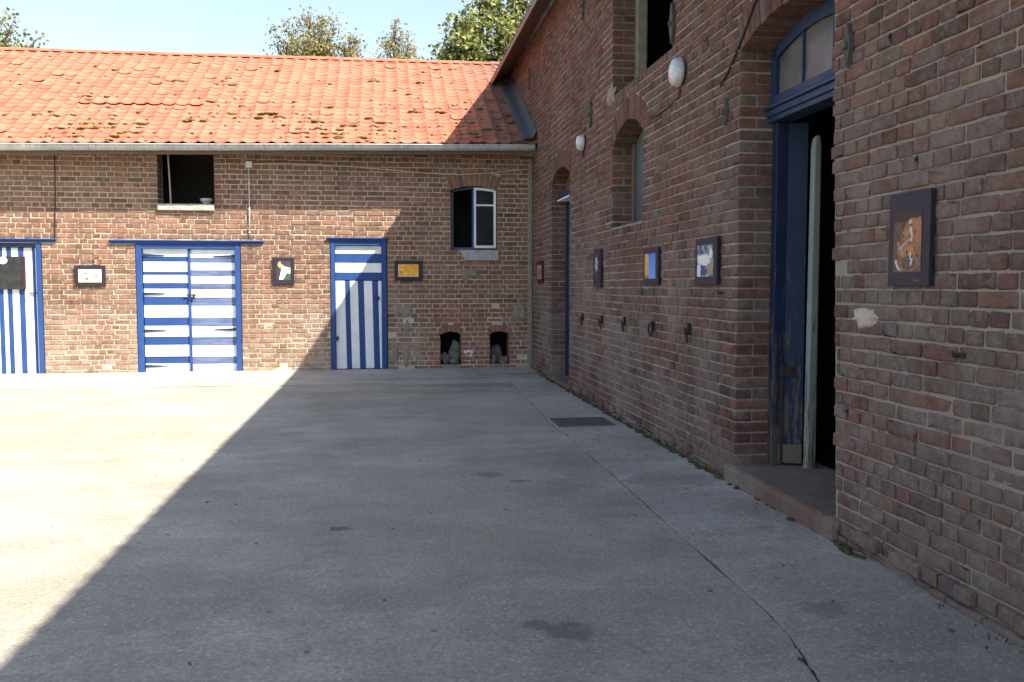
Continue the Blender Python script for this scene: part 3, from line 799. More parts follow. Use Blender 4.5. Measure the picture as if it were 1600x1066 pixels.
mb = MB(); mb.rect(-3.04, -2.86, 1.225, 1.243, 0.014, 0.026, PB); mb.tube([PB(-2.94, 0.026, 1.234), PB(-2.94, -0.02, 1.234), PB(-2.88, -0.02, 1.225)], 0.008); mb.rect(-2.93, -2.90, 1.19, 1.25, 0.008, 0.026, PB); mb.obj('latch', M['iron'], d2)

# door 3, two-part stable door
lintel(-0.885, 0.075, 2.085, 2.135)
d = MB(); d.rect(D3[0], D3[1], 0.04, 2.10, 0.078, 0.098, PB); d3 = d.obj('door', M['navy'], stable)
MB().rect(-0.825, -0.760, 0.035, 2.082, -0.006, 0.08, PB).obj('door_frame', M['blue'], d3, bevel=0.004)
MB().rect(-0.030, 0.048, 0.035, 2.082, -0.006, 0.08, PB).obj('door_frame', M['blue'], d3, bevel=0.004)
MB().rect(-0.759, -0.031, 2.015, 2.082, 0.0, 0.08, PB).obj('door_frame', M['blue'], d3, bevel=0.004)
zz = [2.012, 1.882, 1.74, 1.585, 1.465]
for k in range(4):
    MB().rect(-0.757, -0.033, zz[k+1]+0.002, zz[k]-0.002, 0.045+rng.uniform(0,.004), 0.079, PB).obj('plank', M['blue_flat'] if k % 2 else M['white_flat'], d3, bevel=0.003)
xs = [(-0.757, -0.610, 1), (-0.610, -0.535, 0), (-0.535, -0.405, 1), (-0.405, -0.315, 0), (-0.315, -0.180, 1), (-0.180, -0.090, 0), (-0.090, -0.033, 1)]
for a, b, w in xs:                               # the lower boards lean a little
    sk = 0.022
    MB().prism([(a+0.0015+sk*(a > -0.75), 0.055), (b-0.0015+sk*(b < -0.04), 0.055), (b-0.0015, 1.455), (a+0.0015, 1.455)], 0.048+rng.uniform(0,.004), 0.079, PB).obj('plank', M['white'] if w else M['blue'], d3, bevel=0.003)
for (s, z, k) in ((-0.085, 1.18, 0.05), (-0.735, 0.545, 0.03), (0.06, 1.60, 0.03)):
    mb = MB(); mb.rect(s-k, s+0.012, z-0.012, z+0.012, 0.025, 0.045, PB); mb.rect(s-0.012, s+0.018, z-0.032, z+0.028, 0.012, 0.026, PB); mb.obj('latch', M['iron'], d3)

# ---- openings of the stable
w = MB(); w.rect(-3.40, -2.57, 2.53, 2.622, -0.045, 0.2, PB); w.obj('sill', M['stone'], stable, bevel=0.006)
MB().tube([PB(-3.262, 0.10, 3.44), PB(-3.245, 0.10, 3.0), PB(-3.235, 0.10, 2.625)], 0.013, 8).obj('pole', M['stone'], stable)

win = MB()
for q in ([(1.08,1.955), (1.125,1.955), (1.125,2.90), (1.08,2.895)], [(1.78,1.955), (1.82,1.955), (1.82,2.90), (1.78,2.91)], [(1.126,1.955), (1.779,1.955), (1.779,1.995), (1.126,1.995)], [(1.126,2.89), (1.45,2.945), (1.779,2.90), (1.779,2.93), (1.45,2.972), (1.126,2.92)]):
    win.prism(q, 0.085, 0.15, PB)
win = win.obj('window', M['frame_grey'], stable, bevel=0.003)
MB().rect(1.425, 1.452, 1.996, 2.93, 0.075, 0.13, PB).obj('mullion', M['blue'], win, bevel=0.003)
cs = MB(); q0, q1 = 0.035, 0.072
cs.prism([(1.453,1.985), (1.487,1.985), (1.487,2.955), (1.453,2.957)], q0, q1, PB)
cs.prism([(1.772,1.985), (1.812,1.985), (1.812,2.905), (1.772,2.93)], q0, q1, PB)
cs.prism([(1.488,1.985), (1.771,1.985), (1.771,2.028), (1.488,2.028)], q0, q1, PB)
cs.prism([(1.488,2.915), (1.60,2.912), (1.771,2.890), (1.771,2.930), (1.60,2.952), (1.488,2.955)], q0, q1, PB)
cs.prism([(1.488,2.662), (1.771,2.662), (1.771,2.690), (1.488,2.690)], q0+0.004, q1-0.004, PB)
cas = cs.obj('casement', M['white'], win, bevel=0.003)
for z0, z1 in ((2.029, 2.661), (2.691, 2.905)):
    MB().rect(1.489, 1.770, z0, z1, 0.052, 0.056, PB).obj('pane', M['glass'], win)
w = MB(); w.prism([(1.20,1.952), (1.845,1.952), (1.845,1.785), (1.31,1.785), (1.275,1.83), (1.235,1.90)], -0.035, 0.19, PB); w.obj('sill', M['stone'], stable, bevel=0.006)
mb = MB(); mb.prism([(2.32,0.03), (2.398,0.03), (2.398,3.43), (2.335,3.43)], -0.02, 0.03, PB); mb.obj('corner_fillet', M['render'], stable, bevel=0.01)

def patch(name, mat, P, s, z, rs, rz, seed, thick=0.008, parent=None, spike=0.35):
    rng = random.Random(seed); n = 22; poly = []; inn = []
    for k in range(n):
        a = 2*pi*k/n; q = 1 + spike*noise.noise(Vector((cos(a)*2.2, sin(a)*2.2, seed*3.7)))*2 + rng.uniform(-.1, .1)
        poly.append((s + rs*q*cos(a), z + rz*q*sin(a))); inn.append((s + rs*q*0.75*cos(a), z + rz*q*0.75*sin(a)))
    V = [P(a, 0.004, b) for a, b in poly] + [P(a, -thick*rng.uniform(0.6, 1.2), b) for a, b in inn] + [P(s, -thick, z)]
    F = [(k, (k+1) % n, n+(k+1) % n, n+k) for k in range(n)] + [(n+k, n+(k+1) % n, 2*n) for k in range(n)]
    return MB().add(V, F).obj(name, mat, parent)
for i, (s, z, a, b) in enumerate(((0.34,0.98,0.12,0.10), (0.21,0.98,0.06,0.09), (0.36,0.72,0.045,0.12), (0.16,0.30,0.07,0.17), (0.34,0.30,0.05,0.2), (1.42,1.58,0.13,0.07), (1.30,1.53,0.05,0.09), (2.18,0.95,0.12,0.16), (1.05,0.06,0.14,0.035), (0.78,0.86,0.035,0.03))):
    patch('plaster_patch', M['render'], PB, s, z, a, b, 40+i, 0.007, wall_b)
for i, (s, z, a, b) in enumerate(((1.30,0.30,0.030,0.028), (1.355,0.315,0.034,0.022), (1.41,0.30,0.028,0.035), (1.385,0.245,0.022,0.03), (1.33,0.255,0.012,0.02))):
    patch('paint_splash', M['paint_white'], PB, s, z, a, b, 70+i, 0.005, wall_b, 0.5)

# ================================================================== THE BARN (along the right)
barn = empty('barn', (RX, 6.0, 0), 'tall red brick barn wall with arched doorways running along the right', 'barn')
DOOR = Opening(4.50, 5.72, -0.1, 2.962, 0.115, 0.235, 0.245, lean=0.05)
LOFT = Opening(7.17, 9.10, 3.42, 4.75, 0, 0, 0.245)
NICHE = Opening(7.985, 9.06, 1.99, 2.83, 0.185, 0.235, 0.245)
FAR = Opening(11.22, 12.45, -0.1, 2.84, 0.15, 0.235, 0.245)
ops_r = [DOOR, LOFT, NICHE, FAR]
def barn_face(s, z, rng):
    f = 0.006*noise.noise(Vector((s*0.8, z*0.8, 3)))
    if z < 0.10: f -= rng.uniform(0.010, 0.045) if noise.noise(Vector((s*0.9, 0, 4))) > -0.25 else 0     # footing course stands proud
    elif z < 1.6 and noise.noise(Vector((s*1.1, z*1.6, 15))) > 0.15: f += rng.uniform(0, 0.005)
    return f
def barn_drop(s, z):
    if abs(s-4.42) < 0.08 and abs(z-1.475) < 0.04: return True
    return False
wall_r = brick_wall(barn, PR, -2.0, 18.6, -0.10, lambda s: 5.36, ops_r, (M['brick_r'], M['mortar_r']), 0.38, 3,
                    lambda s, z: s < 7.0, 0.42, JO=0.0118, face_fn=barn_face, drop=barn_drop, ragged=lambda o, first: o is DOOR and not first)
# shell and roof
mb = MB(); mb.box(8.5, 8.8, -2.0, 18.6, -0.1, 5.36); mb.box(RX+0.385, 8.5, -2.0, -1.7, -0.1, 5.36); mb.box(RX+0.385, 8.5, 18.3, 18.6, -0.1, 5.36); mb.obj('back_wall', M['mortar_r'], barn)
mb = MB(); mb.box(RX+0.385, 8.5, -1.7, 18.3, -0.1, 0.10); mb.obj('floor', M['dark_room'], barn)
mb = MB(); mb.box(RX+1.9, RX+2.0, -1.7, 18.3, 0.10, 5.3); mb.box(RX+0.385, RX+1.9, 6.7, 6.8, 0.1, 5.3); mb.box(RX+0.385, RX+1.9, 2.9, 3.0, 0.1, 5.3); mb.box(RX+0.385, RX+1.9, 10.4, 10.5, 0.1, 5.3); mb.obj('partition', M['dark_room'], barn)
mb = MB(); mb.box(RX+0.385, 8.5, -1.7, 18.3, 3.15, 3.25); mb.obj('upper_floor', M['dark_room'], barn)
EX, EZ = 2.05, 5.15; SLP = 0.66; RXX = 5.6; RZ = EZ + (RXX-EX)*SLP
mb = MB()
mb.add([(EX, -2.6, EZ+0.03), (EX, 18.9, EZ+0.03), (RXX, 18.9, RZ), (RXX, -2.6, RZ), (EX, -2.6, EZ+0.075), (EX, 18.9, EZ+0.075), (RXX, 18.9, RZ+0.05), (RXX, -2.6, RZ+0.05)],
       [(0,1,2,3), (7,6,5,4), (0,4,5,1), (1,5,6,2), (2,6,7,3), (3,7,4,0)])
mb.add([(RXX, -2.6, RZ+0.02), (RXX, 18.9, RZ+0.02), (9.1, 18.9, 5.1), (9.1, -2.6, 5.1)], [(0,1,2,3)])
roof_r = mb.obj('roof', M['timber_red'], barn, normals=False)
rng = random.Random(77); mb = MB()                # rows of tiles on top of the barn roof, only their edge shows from the yard
for k in range(100):
    y = -2.6 + k*0.215; nseg = 6; vs = []
    for x, h in ((EX-0.03, 0.085), (RXX, 0.085)):
        for i in range(nseg+1):
            u = i/nseg; z = EZ + (x-EX)*SLP + h + tile_profile(u); vs.append((x, y+u*0.215, z))
    mb.add(vs, [(i, i+1, nseg+2+i, nseg+1+i) for i in range(nseg)], (rng.random()*0.4, 0.5, 0))
mb.obj('tile_rows', M['tile'], roof_r, stuff=True, normals=False)
MB().box(EX-0.022, EX, -2.6, 18.9, EZ-0.02, EZ+0.07).obj('fascia', M['timber_red'], roof_r, bevel=0.004)
for k in range(4):                               # soffit boards following the rafters
    a, b = EX + 0.001 + k*0.088, EX + 0.085 + k*0.088
    mb = MB(); z = lambda x: EZ + (x-EX)*SLP
    mb.add([(a, -2.6, z(a)), (b, -2.6, z(b)), (b, 18.9, z(b)), (a, 18.9, z(a)), (a, -2.6, z(a)+0.02), (b, -2.6, z(b)+0.02), (b, 18.9, z(b)+0.02), (a, 18.9, z(a)+0.02)], [(0,1,2,3), (7,6,5,4), (0,4,5,1), (2,6,7,3), (1,5,6,2), (0,3,7,4)])
    mb.obj('soffit_board', M['timber_red'], roof_r)

# ---- main doorway
MB().prism([(4.28, -0.04), (4.28, 0.135), (5.80, 0.145), (5.80, -0.04)], -0.055, 0.62, PR).obj('doorstep', M['step'], barn, bevel=0.03)
q = MB(); q.rect(4.485, 5.719, 2.485, 2.52, 0.20, 0.34, PR); q.rect(4.49, 5.719, 2.521, 2.565, 0.185, 0.34, PR); q.rect(4.49, 5.719, 2.566, 2.588, 0.165, 0.34, PR); q.rect(4.49, 5.719, 2.589, 2.610, 0.205, 0.34, PR)
q.obj('door_head', M['blue_beam'], barn, bevel=0.005)
def arc(op, k, off=0.0):
    s = op.s0 + (op.s1-op.s0)*k; return (s, op.zc + sqrt(max(0, (op.R-off)**2 - (s-op.sc)**2)))
tr = MB()
tr.prism([(5.645, 2.611), (5.718, 2.611), (5.718, 2.958), (5.645, 2.968)], 0.215, 0.27, PR)
tr.prism([(4.502, 2.611), (4.57, 2.611), (4.57, 2.968), (4.502, 2.958)], 0.215, 0.27, PR)
tr.prism([(5.644, 2.611), (5.644, 2.655), (4.571, 2.655), (4.571, 2.611)], 0.210, 0.27, PR)
n = 12
for k in range(n):
    a, b = 0.05 + 0.90*k/n, 0.05 + 0.90*(k+1)/n; p, q_ = arc(DOOR, a, 0.004), arc(DOOR, b, 0.004)
    tr.prism([p, q_, (q_[0], q_[1]-0.085), (p[0], p[1]-0.085)], 0.215, 0.27, PR)
tr.obj('transom_frame', M['blue_beam'], barn)
bars = [4.571, 4.90, 5.285, 5.644]
for s in bars[1:3]: MB().rect(s-0.009, s+0.009, 2.656, arc(DOOR, (s-DOOR.s0)/(DOOR.s1-DOOR.s0))[1]-0.09, 0.225, 0.255, PR).obj('glazing_bar', M['blue_beam'], barn)
for a, b in zip(bars, bars[1:]):
    pts = [(a+0.010, 2.656), (b-0.010, 2.656)] + [(lambda s: (s, arc(DOOR, (s-DOOR.s0)/(DOOR.s1-DOOR.s0))[1]-0.08))(b-0.010 - (b-a-0.020)*k/4) for k in range(5)]
    MB().prism(pts, 0.240, 0.244, PR).obj('pane', M['dusty_glass'], barn)
MB().rect(5.645, 5.717, 0.146, 2.484, 0.235, 0.32, PR).obj('door_frame', M['blue_worn'], barn, bevel=0.006)
# the leaf stands ajar: hinged at the far jamb and swung inwards
def leaf_box(mb, hx, hy, ang, u0, u1, v0, v1, z0, z1):
    e = Vector((sin(ang), -cos(ang), 0)); nrm = Vector((-cos(ang), -sin(ang), 0)); o = Vector((hx, hy, 0))
    vs = [tuple(o + e*u + nrm*v + Vector((0,0,z))) for z in (z0, z1) for v in (v0, v1) for u in (u0, u1)]
    return mb.add(vs, [(0,2,3,1), (4,5,7,6), (0,1,5,4), (2,6,7,3), (0,4,6,2), (1,3,7,5)])
HX, HY, ANG = RX+0.285, 5.66, radians(68)
d = leaf_box(MB(), HX, HY, ANG, 0.0, 0.165, -0.035, 0.0, 0.16, 2.48)
leaf = d.obj('door', M['blue_worn'], barn, bevel=0.004)
leaf_box(MB(), HX, HY, ANG, 0.003, 0.162, 0.001, 0.013, 0.16, 0.29).obj('kick_board', M['timber'], leaf, bevel=0.003)
leaf_box(MB(), HX, HY, ANG, 0.015, 0.035, 0.001, 0.018, 0.16, 0.85).obj('door_bolt', M['iron'], leaf, bevel=0.003)
leaf_box(MB(), HX, HY, ANG, 0.0, 0.10, 0.001, 0.016, 0.76, 0.83).obj('hinge_strap', M['iron'], leaf, bevel=0.003)
PX, PYY = RX+0.468, 5.53
def PD(a, d, z): return (PX + a, PYY + d, z)
mb = MB(); mb.prism([(-0.045, 0.112), (0.022, 0.112), (0.018, 1.2), (0.016, 2.30), (0.010, 2.36), (-0.004, 2.385), (-0.026, 2.36), (-0.036, 2.30), (-0.041, 1.2)], -0.03, 0.03, PD)
mb.obj('door_post', M['greenish'], barn, bevel=0.010)
# ---- loft opening
mb = MB(); mb.rect(7.02, 9.25, 4.755, 4.93, -0.012, 0.2, PR); mb.obj('lintel', M['timber'], barn, bevel=0.01)
mb = MB(); mb.rect(9.03, 9.097, 3.43, 4.75, 0.25, 0.36, PR); mb.obj('loft_frame', M['render'], barn, bevel=0.012)
# ---- blind window
n = 10; pts = [(NICHE.s1-0.002, 2.0), (NICHE.s0+0.002, 2.0)] + [arc(NICHE, 0.01+0.98*k/n, 0.006) for k in range(n+1)]
nw = MB().prism(pts, 0.235, 0.26, PR).obj('window', M['shutter'], barn)
MB().rect(8.985, 9.055, 2.0, 2.86, 0.205, 0.234, PR).obj('window_frame', M['timber'], nw, bevel=0.004)
MB().rect(7.99, 8.05, 2.0, 2.86, 0.205, 0.234, PR).obj('window_frame', M['timber'], nw, bevel=0.004)
MB().rect(8.49, 8.53, 2.0, 3.0, 0.215, 0.234, PR).obj('window_frame', M['shutter'], nw, bevel=0.004)
MB().prism([(7.975, 1.965), (9.07, 1.965), (9.07, 1.99), (7.975, 1.99)], -0.004, 0.23, PR).obj('sill', M['render'], barn, bevel=0.004)
# ---- far doorway
fd = MB().rect(11.222, 12.448, 0.08, 2.60, 0.235, 0.27, PR).obj('door', M['navy'], barn)
for k in range(8):
    a = 11.30 + k*0.135; MB().rect(a+0.003, a+0.132, 0.09, 2.57, 0.222+0.002*(k % 2), 0.234, PR).obj('plank', M['navy'], fd, bevel=0.003)
MB().rect(12.385, 12.447, 0.08, 2.60, 0.205, 0.234, PR).obj('door_frame', M['navy'], fd, bevel=0.004)
mb = MB(); mb.rect(11.222, 12.448, 2.605, 2.70, 0.10, 0.26, PR); mb.obj('lintel', M['navy'], barn, bevel=0.004)
MB().rect(11.222, 12.448, 2.585, 2.604, 0.085, 0.26, PR).obj('lintel_edge', M['white'], barn)
n = 10; pts = [(FAR.s1-0.002, 2.70), (FAR.s0+0.002, 2.70)] + [arc(FAR, 0.01+0.98*k/n, 0.006) for k in range(n+1)]
MB().prism(pts, 0.20, 0.24, PR).obj('tympanum', M['brick_r'], barn)
MB().prism([(11.12, -0.04), (11.12, 0.075), (12.55, 0.075), (12.55, -0.04)], -0.03, 0.5, PR).obj('doorstep', M['step'], barn, bevel=0.015)

# ---- iron wall anchors
for (s, z, h) in ((14.35,4.75,0.34), (10.46,4.72,0.34), (10.03,3.36,0.32), (5.94,2.60,0.19), (4.30,2.62,0.23), (7.13,3.55,0.34)):
    w_ = h*0.13
    mb = MB(); mb.prism([(s, z-h/2), (s+w_*0.45, z-h*0.33), (s+w_, z-h*0.08), (s+w_, z+h*0.10), (s+w_*0.55, z+h*0.3), (s+w_*0.2, z+h/2), (s-w_*0.2, z+h/2), (s-w_*0.55, z+h*0.3), (s-w_, z+h*0.10), (s-w_, z-h*0.08), (s-w_*0.45, z-h*0.33)], -0.026, 0.0, PR)
    mb.rect(s-0.014, s+0.014, z-0.02, z+0.02, -0.045, -0.026, PR)
    mb.obj('wall_anchor', M['iron_green'], barn, bevel=0.003)
patch('plaster_patch', M['limewash'], PR, 4.10, 1.225, 0.125, 0.058, 91, 0.010, wall_r, 0.22)
patch('plaster_patch', M['render'], PR, 9.15, 3.40, 0.16, 0.10, 93, 0.012, wall_r, 0.4)

# ================================================================== THINGS ON THE WALLS
# ---- framed photographs
def ell(u, v, cu, cv, ru, rv): return ((u-cu)/ru)**2 + ((v-cv)/rv)**2
def mixc(a, b, k): k = max(0, min(1, k)); return tuple(p+(q-p)*k for p, q in zip(a, b))
def inpoly(u, v, poly):
    c = False; n = len(poly)
    for i in range(n):
        (x1, y1), (x2, y2) = poly[i], poly[(i+1) % n]
        if (y1 > v) != (y2 > v) and u < (x2-x1)*(v-y1)/(y2-y1)+x1: c = not c
    return c
def p_field(u, v):
    c = mixc((0.62,0.60,0.32), (0.70,0.66,0.38), noise.noise(Vector((u*9, v*9, 0)))+0.5) if v < 0.45 else mixc((0.72,0.78,0.82), (0.62,0.74,0.86), v)
    if 0.43 < v < 0.53: c = mixc(c, (0.40,0.46,0.38), 0.5)
    if ell(u, v, 0.30, 0.70, 0.05, 0.08) < 1: c = (0.05,0.04,0.035)
    if ell(u, v, 0.33, 0.50, 0.055, 0.14) < 1: c = (0.62,0.50,0.46)
    if ell(u, v, 0.36, 0.26, 0.065, 0.13) < 1: c = (0.22,0.13,0.07)
    if ell(u, v, 0.60, 0.55, 0.12, 0.035) < 1 or ell(u, v, 0.77, 0.52, 0.05, 0.11) < 1: c = (0.16,0.20,0.20)
    return c
def p_man(u, v):
    c = mixc((0.035,0.040,0.035), (0.055,0.05,0.07), u)
    if ell(u, v, 0.78, 0.22, 0.3, 0.18) < 1: c = (0.045,0.10,0.03)
    if inpoly(u, v, [(0.42,0.70), (0.60,0.72), (0.97,0.66), (0.98,0.36), (0.72,0.38), (0.48,0.04), (0.20,0.05), (0.30,0.35), (0.36,0.55)]): c = (0.78,0.80,0.80)
    if ell(u, v, 0.32, 0.82, 0.19, 0.17) < 1: c = (0.62,0.34,0.22)
    if ell(u, v, 0.52, 0.92, 0.20, 0.10) < 1: c = (0.06,0.04,0.035)
    return c
def p_orange(u, v):
    k = noise.noise(Vector((u*4, v*3.2, 4)))
    c = mixc((0.78,0.42,0.03), (0.80,0.20,0.015), k*1.6+0.35)
    if noise.noise(Vector((u*7, v*6, 8))) > 0.28: c = (0.78,0.62,0.15)
    if v < 0.1 or u < 0.04: c = (0.60,0.50,0.30)
    return c
def p_brown(u, v):
    c = mixc((0.42,0.16,0.06), (0.58,0.32,0.16), noise.noise(Vector((u*5, v*5, 1)))+0.5)
    return mixc(c, (0.12,0.05,0.03), ell(u, v, 0.5, 0.4, 0.3, 0.5) < 0.4)
def p_flower(u, v):
    c = (0.028,0.026,0.045); q = ell(u, v, 0.45, 0.62, 0.28, 0.26); a = atan2(v-0.62, u-0.45)
    if q < 0.9 + 0.3*sin(a*6): c = (0.42,0.44,0.55)
    if q < 0.12: c = (0.10,0.09,0.10)
    return c
def p_sail(u, v):
    c = mixc((0.16,0.36,0.78), (0.06,0.20,0.62), v)
    if u < 0.42 - 0.35*abs(v-0.5)**1.5 + 0.08*noise.noise(Vector((0, v*6, 3))): c = mixc((0.72,0.30,0.05), (0.62,0.40,0.14), v)
    if v < 0.12 and u < 0.4: c = (0.30,0.16,0.06)
    return c
def p_horse(u, v):
    c = mixc((0.40,0.44,0.50), (0.03,0.06,0.16), noise.noise(Vector((u*4, v*4, 2)))*2+0.4)
    if v > 0.72: c = mixc((0.02,0.06,0.13), (0.45,0.50,0.56), noise.noise(Vector((u*6, v*6, 5)))+0.2)
    if inpoly(u, v, [(0.02,0.66), (0.50,0.70), (0.78,0.64), (0.80,0.42), (0.62,0.34), (0.25,0.38), (0.05,0.42)]): c = (0.74,0.73,0.66)
    if ell(u, v, 0.84, 0.72, 0.10, 0.16) < 1: c = (0.70,0.70,0.66)
    if inpoly(u, v, [(0.62,0.38), (0.98,0.5), (0.98,0.05), (0.66,0.05)]): c = (0.34,0.24,0.17)
    if 0.03 < u < 0.2 and v < 0.4: c = (0.66,0.67,0.68)
    if inpoly(u, v, [(0.22,0.37), (0.5,0.36), (0.52,0.06), (0.26,0.06)]): c = (0.02,0.04,0.14)
    return c
def p_head(u, v):
    c = mixc((0.060,0.038,0.025), (0.13,0.085,0.055), noise.noise(Vector((u*6, v*6, 2)))+0.5)
    if v > 0.84 or (u > 0.9 and v > 0.6): c = (0.022,0.014,0.012)
    if inpoly(u, v, [(0.50,0.84), (0.64,0.90), (0.80,0.88), (0.98,0.90), (0.99,0.35), (0.96,0.10), (0.70,0.03), (0.30,0.03), (0.08,0.18), (0.18,0.42), (0.33,0.64), (0.42,0.78)]):
        c = mixc((0.24,0.095,0.035), (0.42,0.20,0.085), noise.noise(Vector((u*4, v*7, 7)))*1.3+0.5)
        c = mixc(c, (0.10,0.045,0.02), 1.2*abs(u-0.60)-0.1)
        if abs(u-(0.62-0.03*sin(v*9))) < 0.045 and 0.50 < v < 0.86: c = (0.60,0.46,0.40)
        if ell(u, v, 0.36, 0.60, 0.05, 0.02) < 1: c = (0.05,0.025,0.015)
        if u > 0.74 and v > 0.4: c = mixc(c, (0.36,0.15,0.09), 0.6)
        if ell(u, v, 0.60, 0.34, 0.11, 0.10) < 1: c = (0.46,0.20,0.06)
        if ell(u, v, 0.55, 0.15, 0.26, 0.12) < 1: c = (0.085,0.065,0.045)
        if noise.noise(Vector((u*11, v*11, 3))) > 0.38: c = (0.02,0.015,0.012)
    if abs((v-0.47) - (u-0.4)*0.40) < 0.018 and 0.18 < u < 0.70: c = (0.42,0.33,0.27)
    if abs((v-0.43) + (u-0.22)*0.9) < 0.018 and 0.14 < u < 0.36: c = (0.46,0.36,0.30)
    if abs(u-(0.10 + 0.16*((0.21-v)/0.18)**2)) < 0.032 and 0.03 < v < 0.21: c = (0.62,0.60,0.58)
    if (abs(u-0.615) < 0.020 and 0.20 < v < 0.32) or (abs(u-(0.63+0.45*(v-0.10))) < 0.028 and 0.10 < v < 0.22): c = (0.58,0.60,0.64)
    return c
def picture(P, s0, s1, z0, z1, paint, label, mirror, mar=(0.055, 0.055, 0.06, 0.06), out=0.030, sig=False):
    root = empty('framed_picture', P((s0+s1)/2, 0, z0), label, 'picture', 'framed photographs hung on the two walls')
    MB().rect(s0, s1, z0, z1, -out, -0.006, P).obj('mount_board', M['mat_black'], root, bevel=0.003)
    a0, a1, b0, b1 = s0+mar[0], s1-mar[1], z0+mar[2], z1-mar[3]
    nu, nv = (46, 60) if sig else (30, 30); mb = MB(); vs = []; cs = []
    for j in range(nv+1):
        for i in range(nu+1):
            u, v = i/nu, j/nv; vs.append(P(a0+(a1-a0)*u, -out-0.002, b0+(b1-b0)*v)); cs.append(paint(1-u if mirror else u, v))
    fs = [(j*(nu+1)+i, j*(nu+1)+i+1, (j+1)*(nu+1)+i+1, (j+1)*(nu+1)+i) for j in range(nv) for i in range(nu)]
    if mirror: fs = [q[::-1] for q in fs]
    mb.v, mb.f, mb.c = vs, fs, cs
    mb.obj('print', M['print'], root, normals=False)
    if sig:
        mb = MB(); x = s0 + 0.115
        for k in range(9):
            w_ = 0.0065; mb.tube([P(x - k*w_, -out-0.001, z0+0.022+0.006*((k*5) % 3)/2), P(x - k*w_ - w_*0.7, -out-0.001, z0+0.024+0.008*((k*7) % 4)/3)], 0.0011, 5)
        mb.obj('signature', M['ink'], root)
    return root
picture(PB, -4.625, -4.185, 1.37, 1.685, p_field, 'landscape photograph of figures in a pale field, hung between two striped doors', False)
picture(PB, -1.715, -1.385, 1.40, 1.82, p_man, 'upright photograph of a person in a white shirt, on sunlit brick', False)
picture(PB, 0.175, 0.61, 1.46, 1.78, p_orange, 'glowing orange and yellow photograph beside the narrow striped door', False)
picture(PR, 13.04, 13.48, 1.42, 1.755, p_brown, 'small brown photograph on the barn wall by the corner, past the far door', True)
picture(PR, 9.44, 9.77, 1.36, 1.79, p_flower, 'dark photograph with a pale flower, nearest the far barn door', True, (0.05,0.05,0.07,0.05))
picture(PR, 7.39, 7.83, 1.39, 1.72, p_sail, 'orange and bright blue photograph, middle one of the three on the barn wall', True, (0.06,0.06,0.055,0.05))
picture(PR, 6.025, 6.465, 1.39, 1.735, p_horse, 'photograph of a white animal on dark blue, just left of the big doorway', True, (0.06,0.05,0.06,0.05))
picture(PR, 3.545, 3.86, 1.38, 1.81, p_head, 'large photograph of a chestnut horse head, alone right of the big doorway', True, (0.055,0.045,0.065,0.09), sig=True)

# ---- bulkhead lamps
def lamp(s, z, r, label):
    root = empty('wall_lamp', PR(s, 0, z-r), label, 'lamp', 'round glass lamps on the barn wall')
    n = 20
    def disc(rr, d): return [PR(s + rr*0.92*cos(2*pi*k/n), d, z + rr*sin(2*pi*k/n)) for k in range(n)]
    def lathe(prof, name, mat):
        mb = MB(); vs = []
        for rr, d in prof: vs += disc(rr, d)
        fs = [(i*n+k, i*n+(k+1) % n, (i+1)*n+(k+1) % n, (i+1)*n+k) for i in range(len(prof)-1) for k in range(n)]
        fs.append(tuple(range((len(prof)-1)*n, len(prof)*n))); mb.add(vs, fs); return mb.obj(name, mat, root, smooth=True)
    lathe([(r*0.94, 0.0), (r*0.94, -0.03), (r*0.8, -0.035)], 'lamp_base', M['iron'])
    lathe([(r, -0.022), (r*1.02, -0.04), (r*1.0, -0.060), (r*0.94, -0.078), (r*0.78, -0.092), (r*0.4, -0.100), (r*0.05, -0.102)], 'lamp_glass', M['lampglass'])
    lathe([(r*1.035, -0.018), (r*1.05, -0.03), (r*1.035, -0.045)], 'lamp_rim', M['zinc'])
    MB().tube([PR(s+0.02, -0.012, z-r), PR(s+0.03, -0.008, z-r-0.07)], 0.009, 6).obj('cable_gland', M['cable'], root)
lamp(6.90, 3.10, 0.112, 'round glass lamp below the dark loft opening')
lamp(10.38, 3.09, 0.090, 'small round glass lamp above the far barn door, beside the window arch')

# ---- tie rings in the barn wall
def staple(s, z, ringed, label):
    root = empty('tie_ring', PR(s, 0, z), label, 'tie ring', 'iron tie rings in a row on the barn wall')
    MB().rect(s-0.012, s+0.012, z-0.045, z+0.045, -0.028, 0.0, PR).obj('eye_bolt', M['iron'], root, bevel=0.003)
    n = 16; R_ = 0.055
    cz = z - 0.03
    if ringed: pts = [PR(s + R_*cos(2*pi*k/n), -0.036, cz + R_*sin(2*pi*k/n)) for k in range(n+1)]
    else: pts = [PR(s + 0.010*cos(2*pi*k/n), -0.036 - 0.012*sin(2*pi*k/n), cz - 0.02 + 0.055*sin(2*pi*k/n)) for k in range(n+1)]
    MB().tube(pts, 0.0075, 6, cap=False).obj('ring', M['iron'], root, smooth=True)
staple(10.37, 1.00, False, 'iron tie ring nearest the far barn door, first of five')
staple(9.43, 1.01, False, 'iron tie ring below the dark flower photograph')
staple(8.50, 1.025, False, 'iron tie ring in the middle of the row of five')
staple(7.57, 1.02, True, 'open round iron tie ring below the orange and blue photograph')
staple(6.63, 1.04, False, 'iron tie ring nearest the big doorway, last of five')
def wall_hook(s, z, label):
    mb = MB(); mb.rect(s-0.035, s+0.035, z-0.010, z+0.010, -0.010, 0.002, PR); mb.tube([PR(s, -0.01, z), PR(s, -0.030, z-0.005), PR(s, -0.032, z+0.02)], 0.006, 6)
    o = mb.obj('wall_hook', M['iron'], None, bevel=0.002, origin=True); tag(o, label, 'hook')
wall_hook(5.99, 1.33, 'small rusty hook under the white animal photograph by the doorway')
wall_hook(3.36, 1.09, 'small rusty hook low on the barn wall right of the horse photograph')

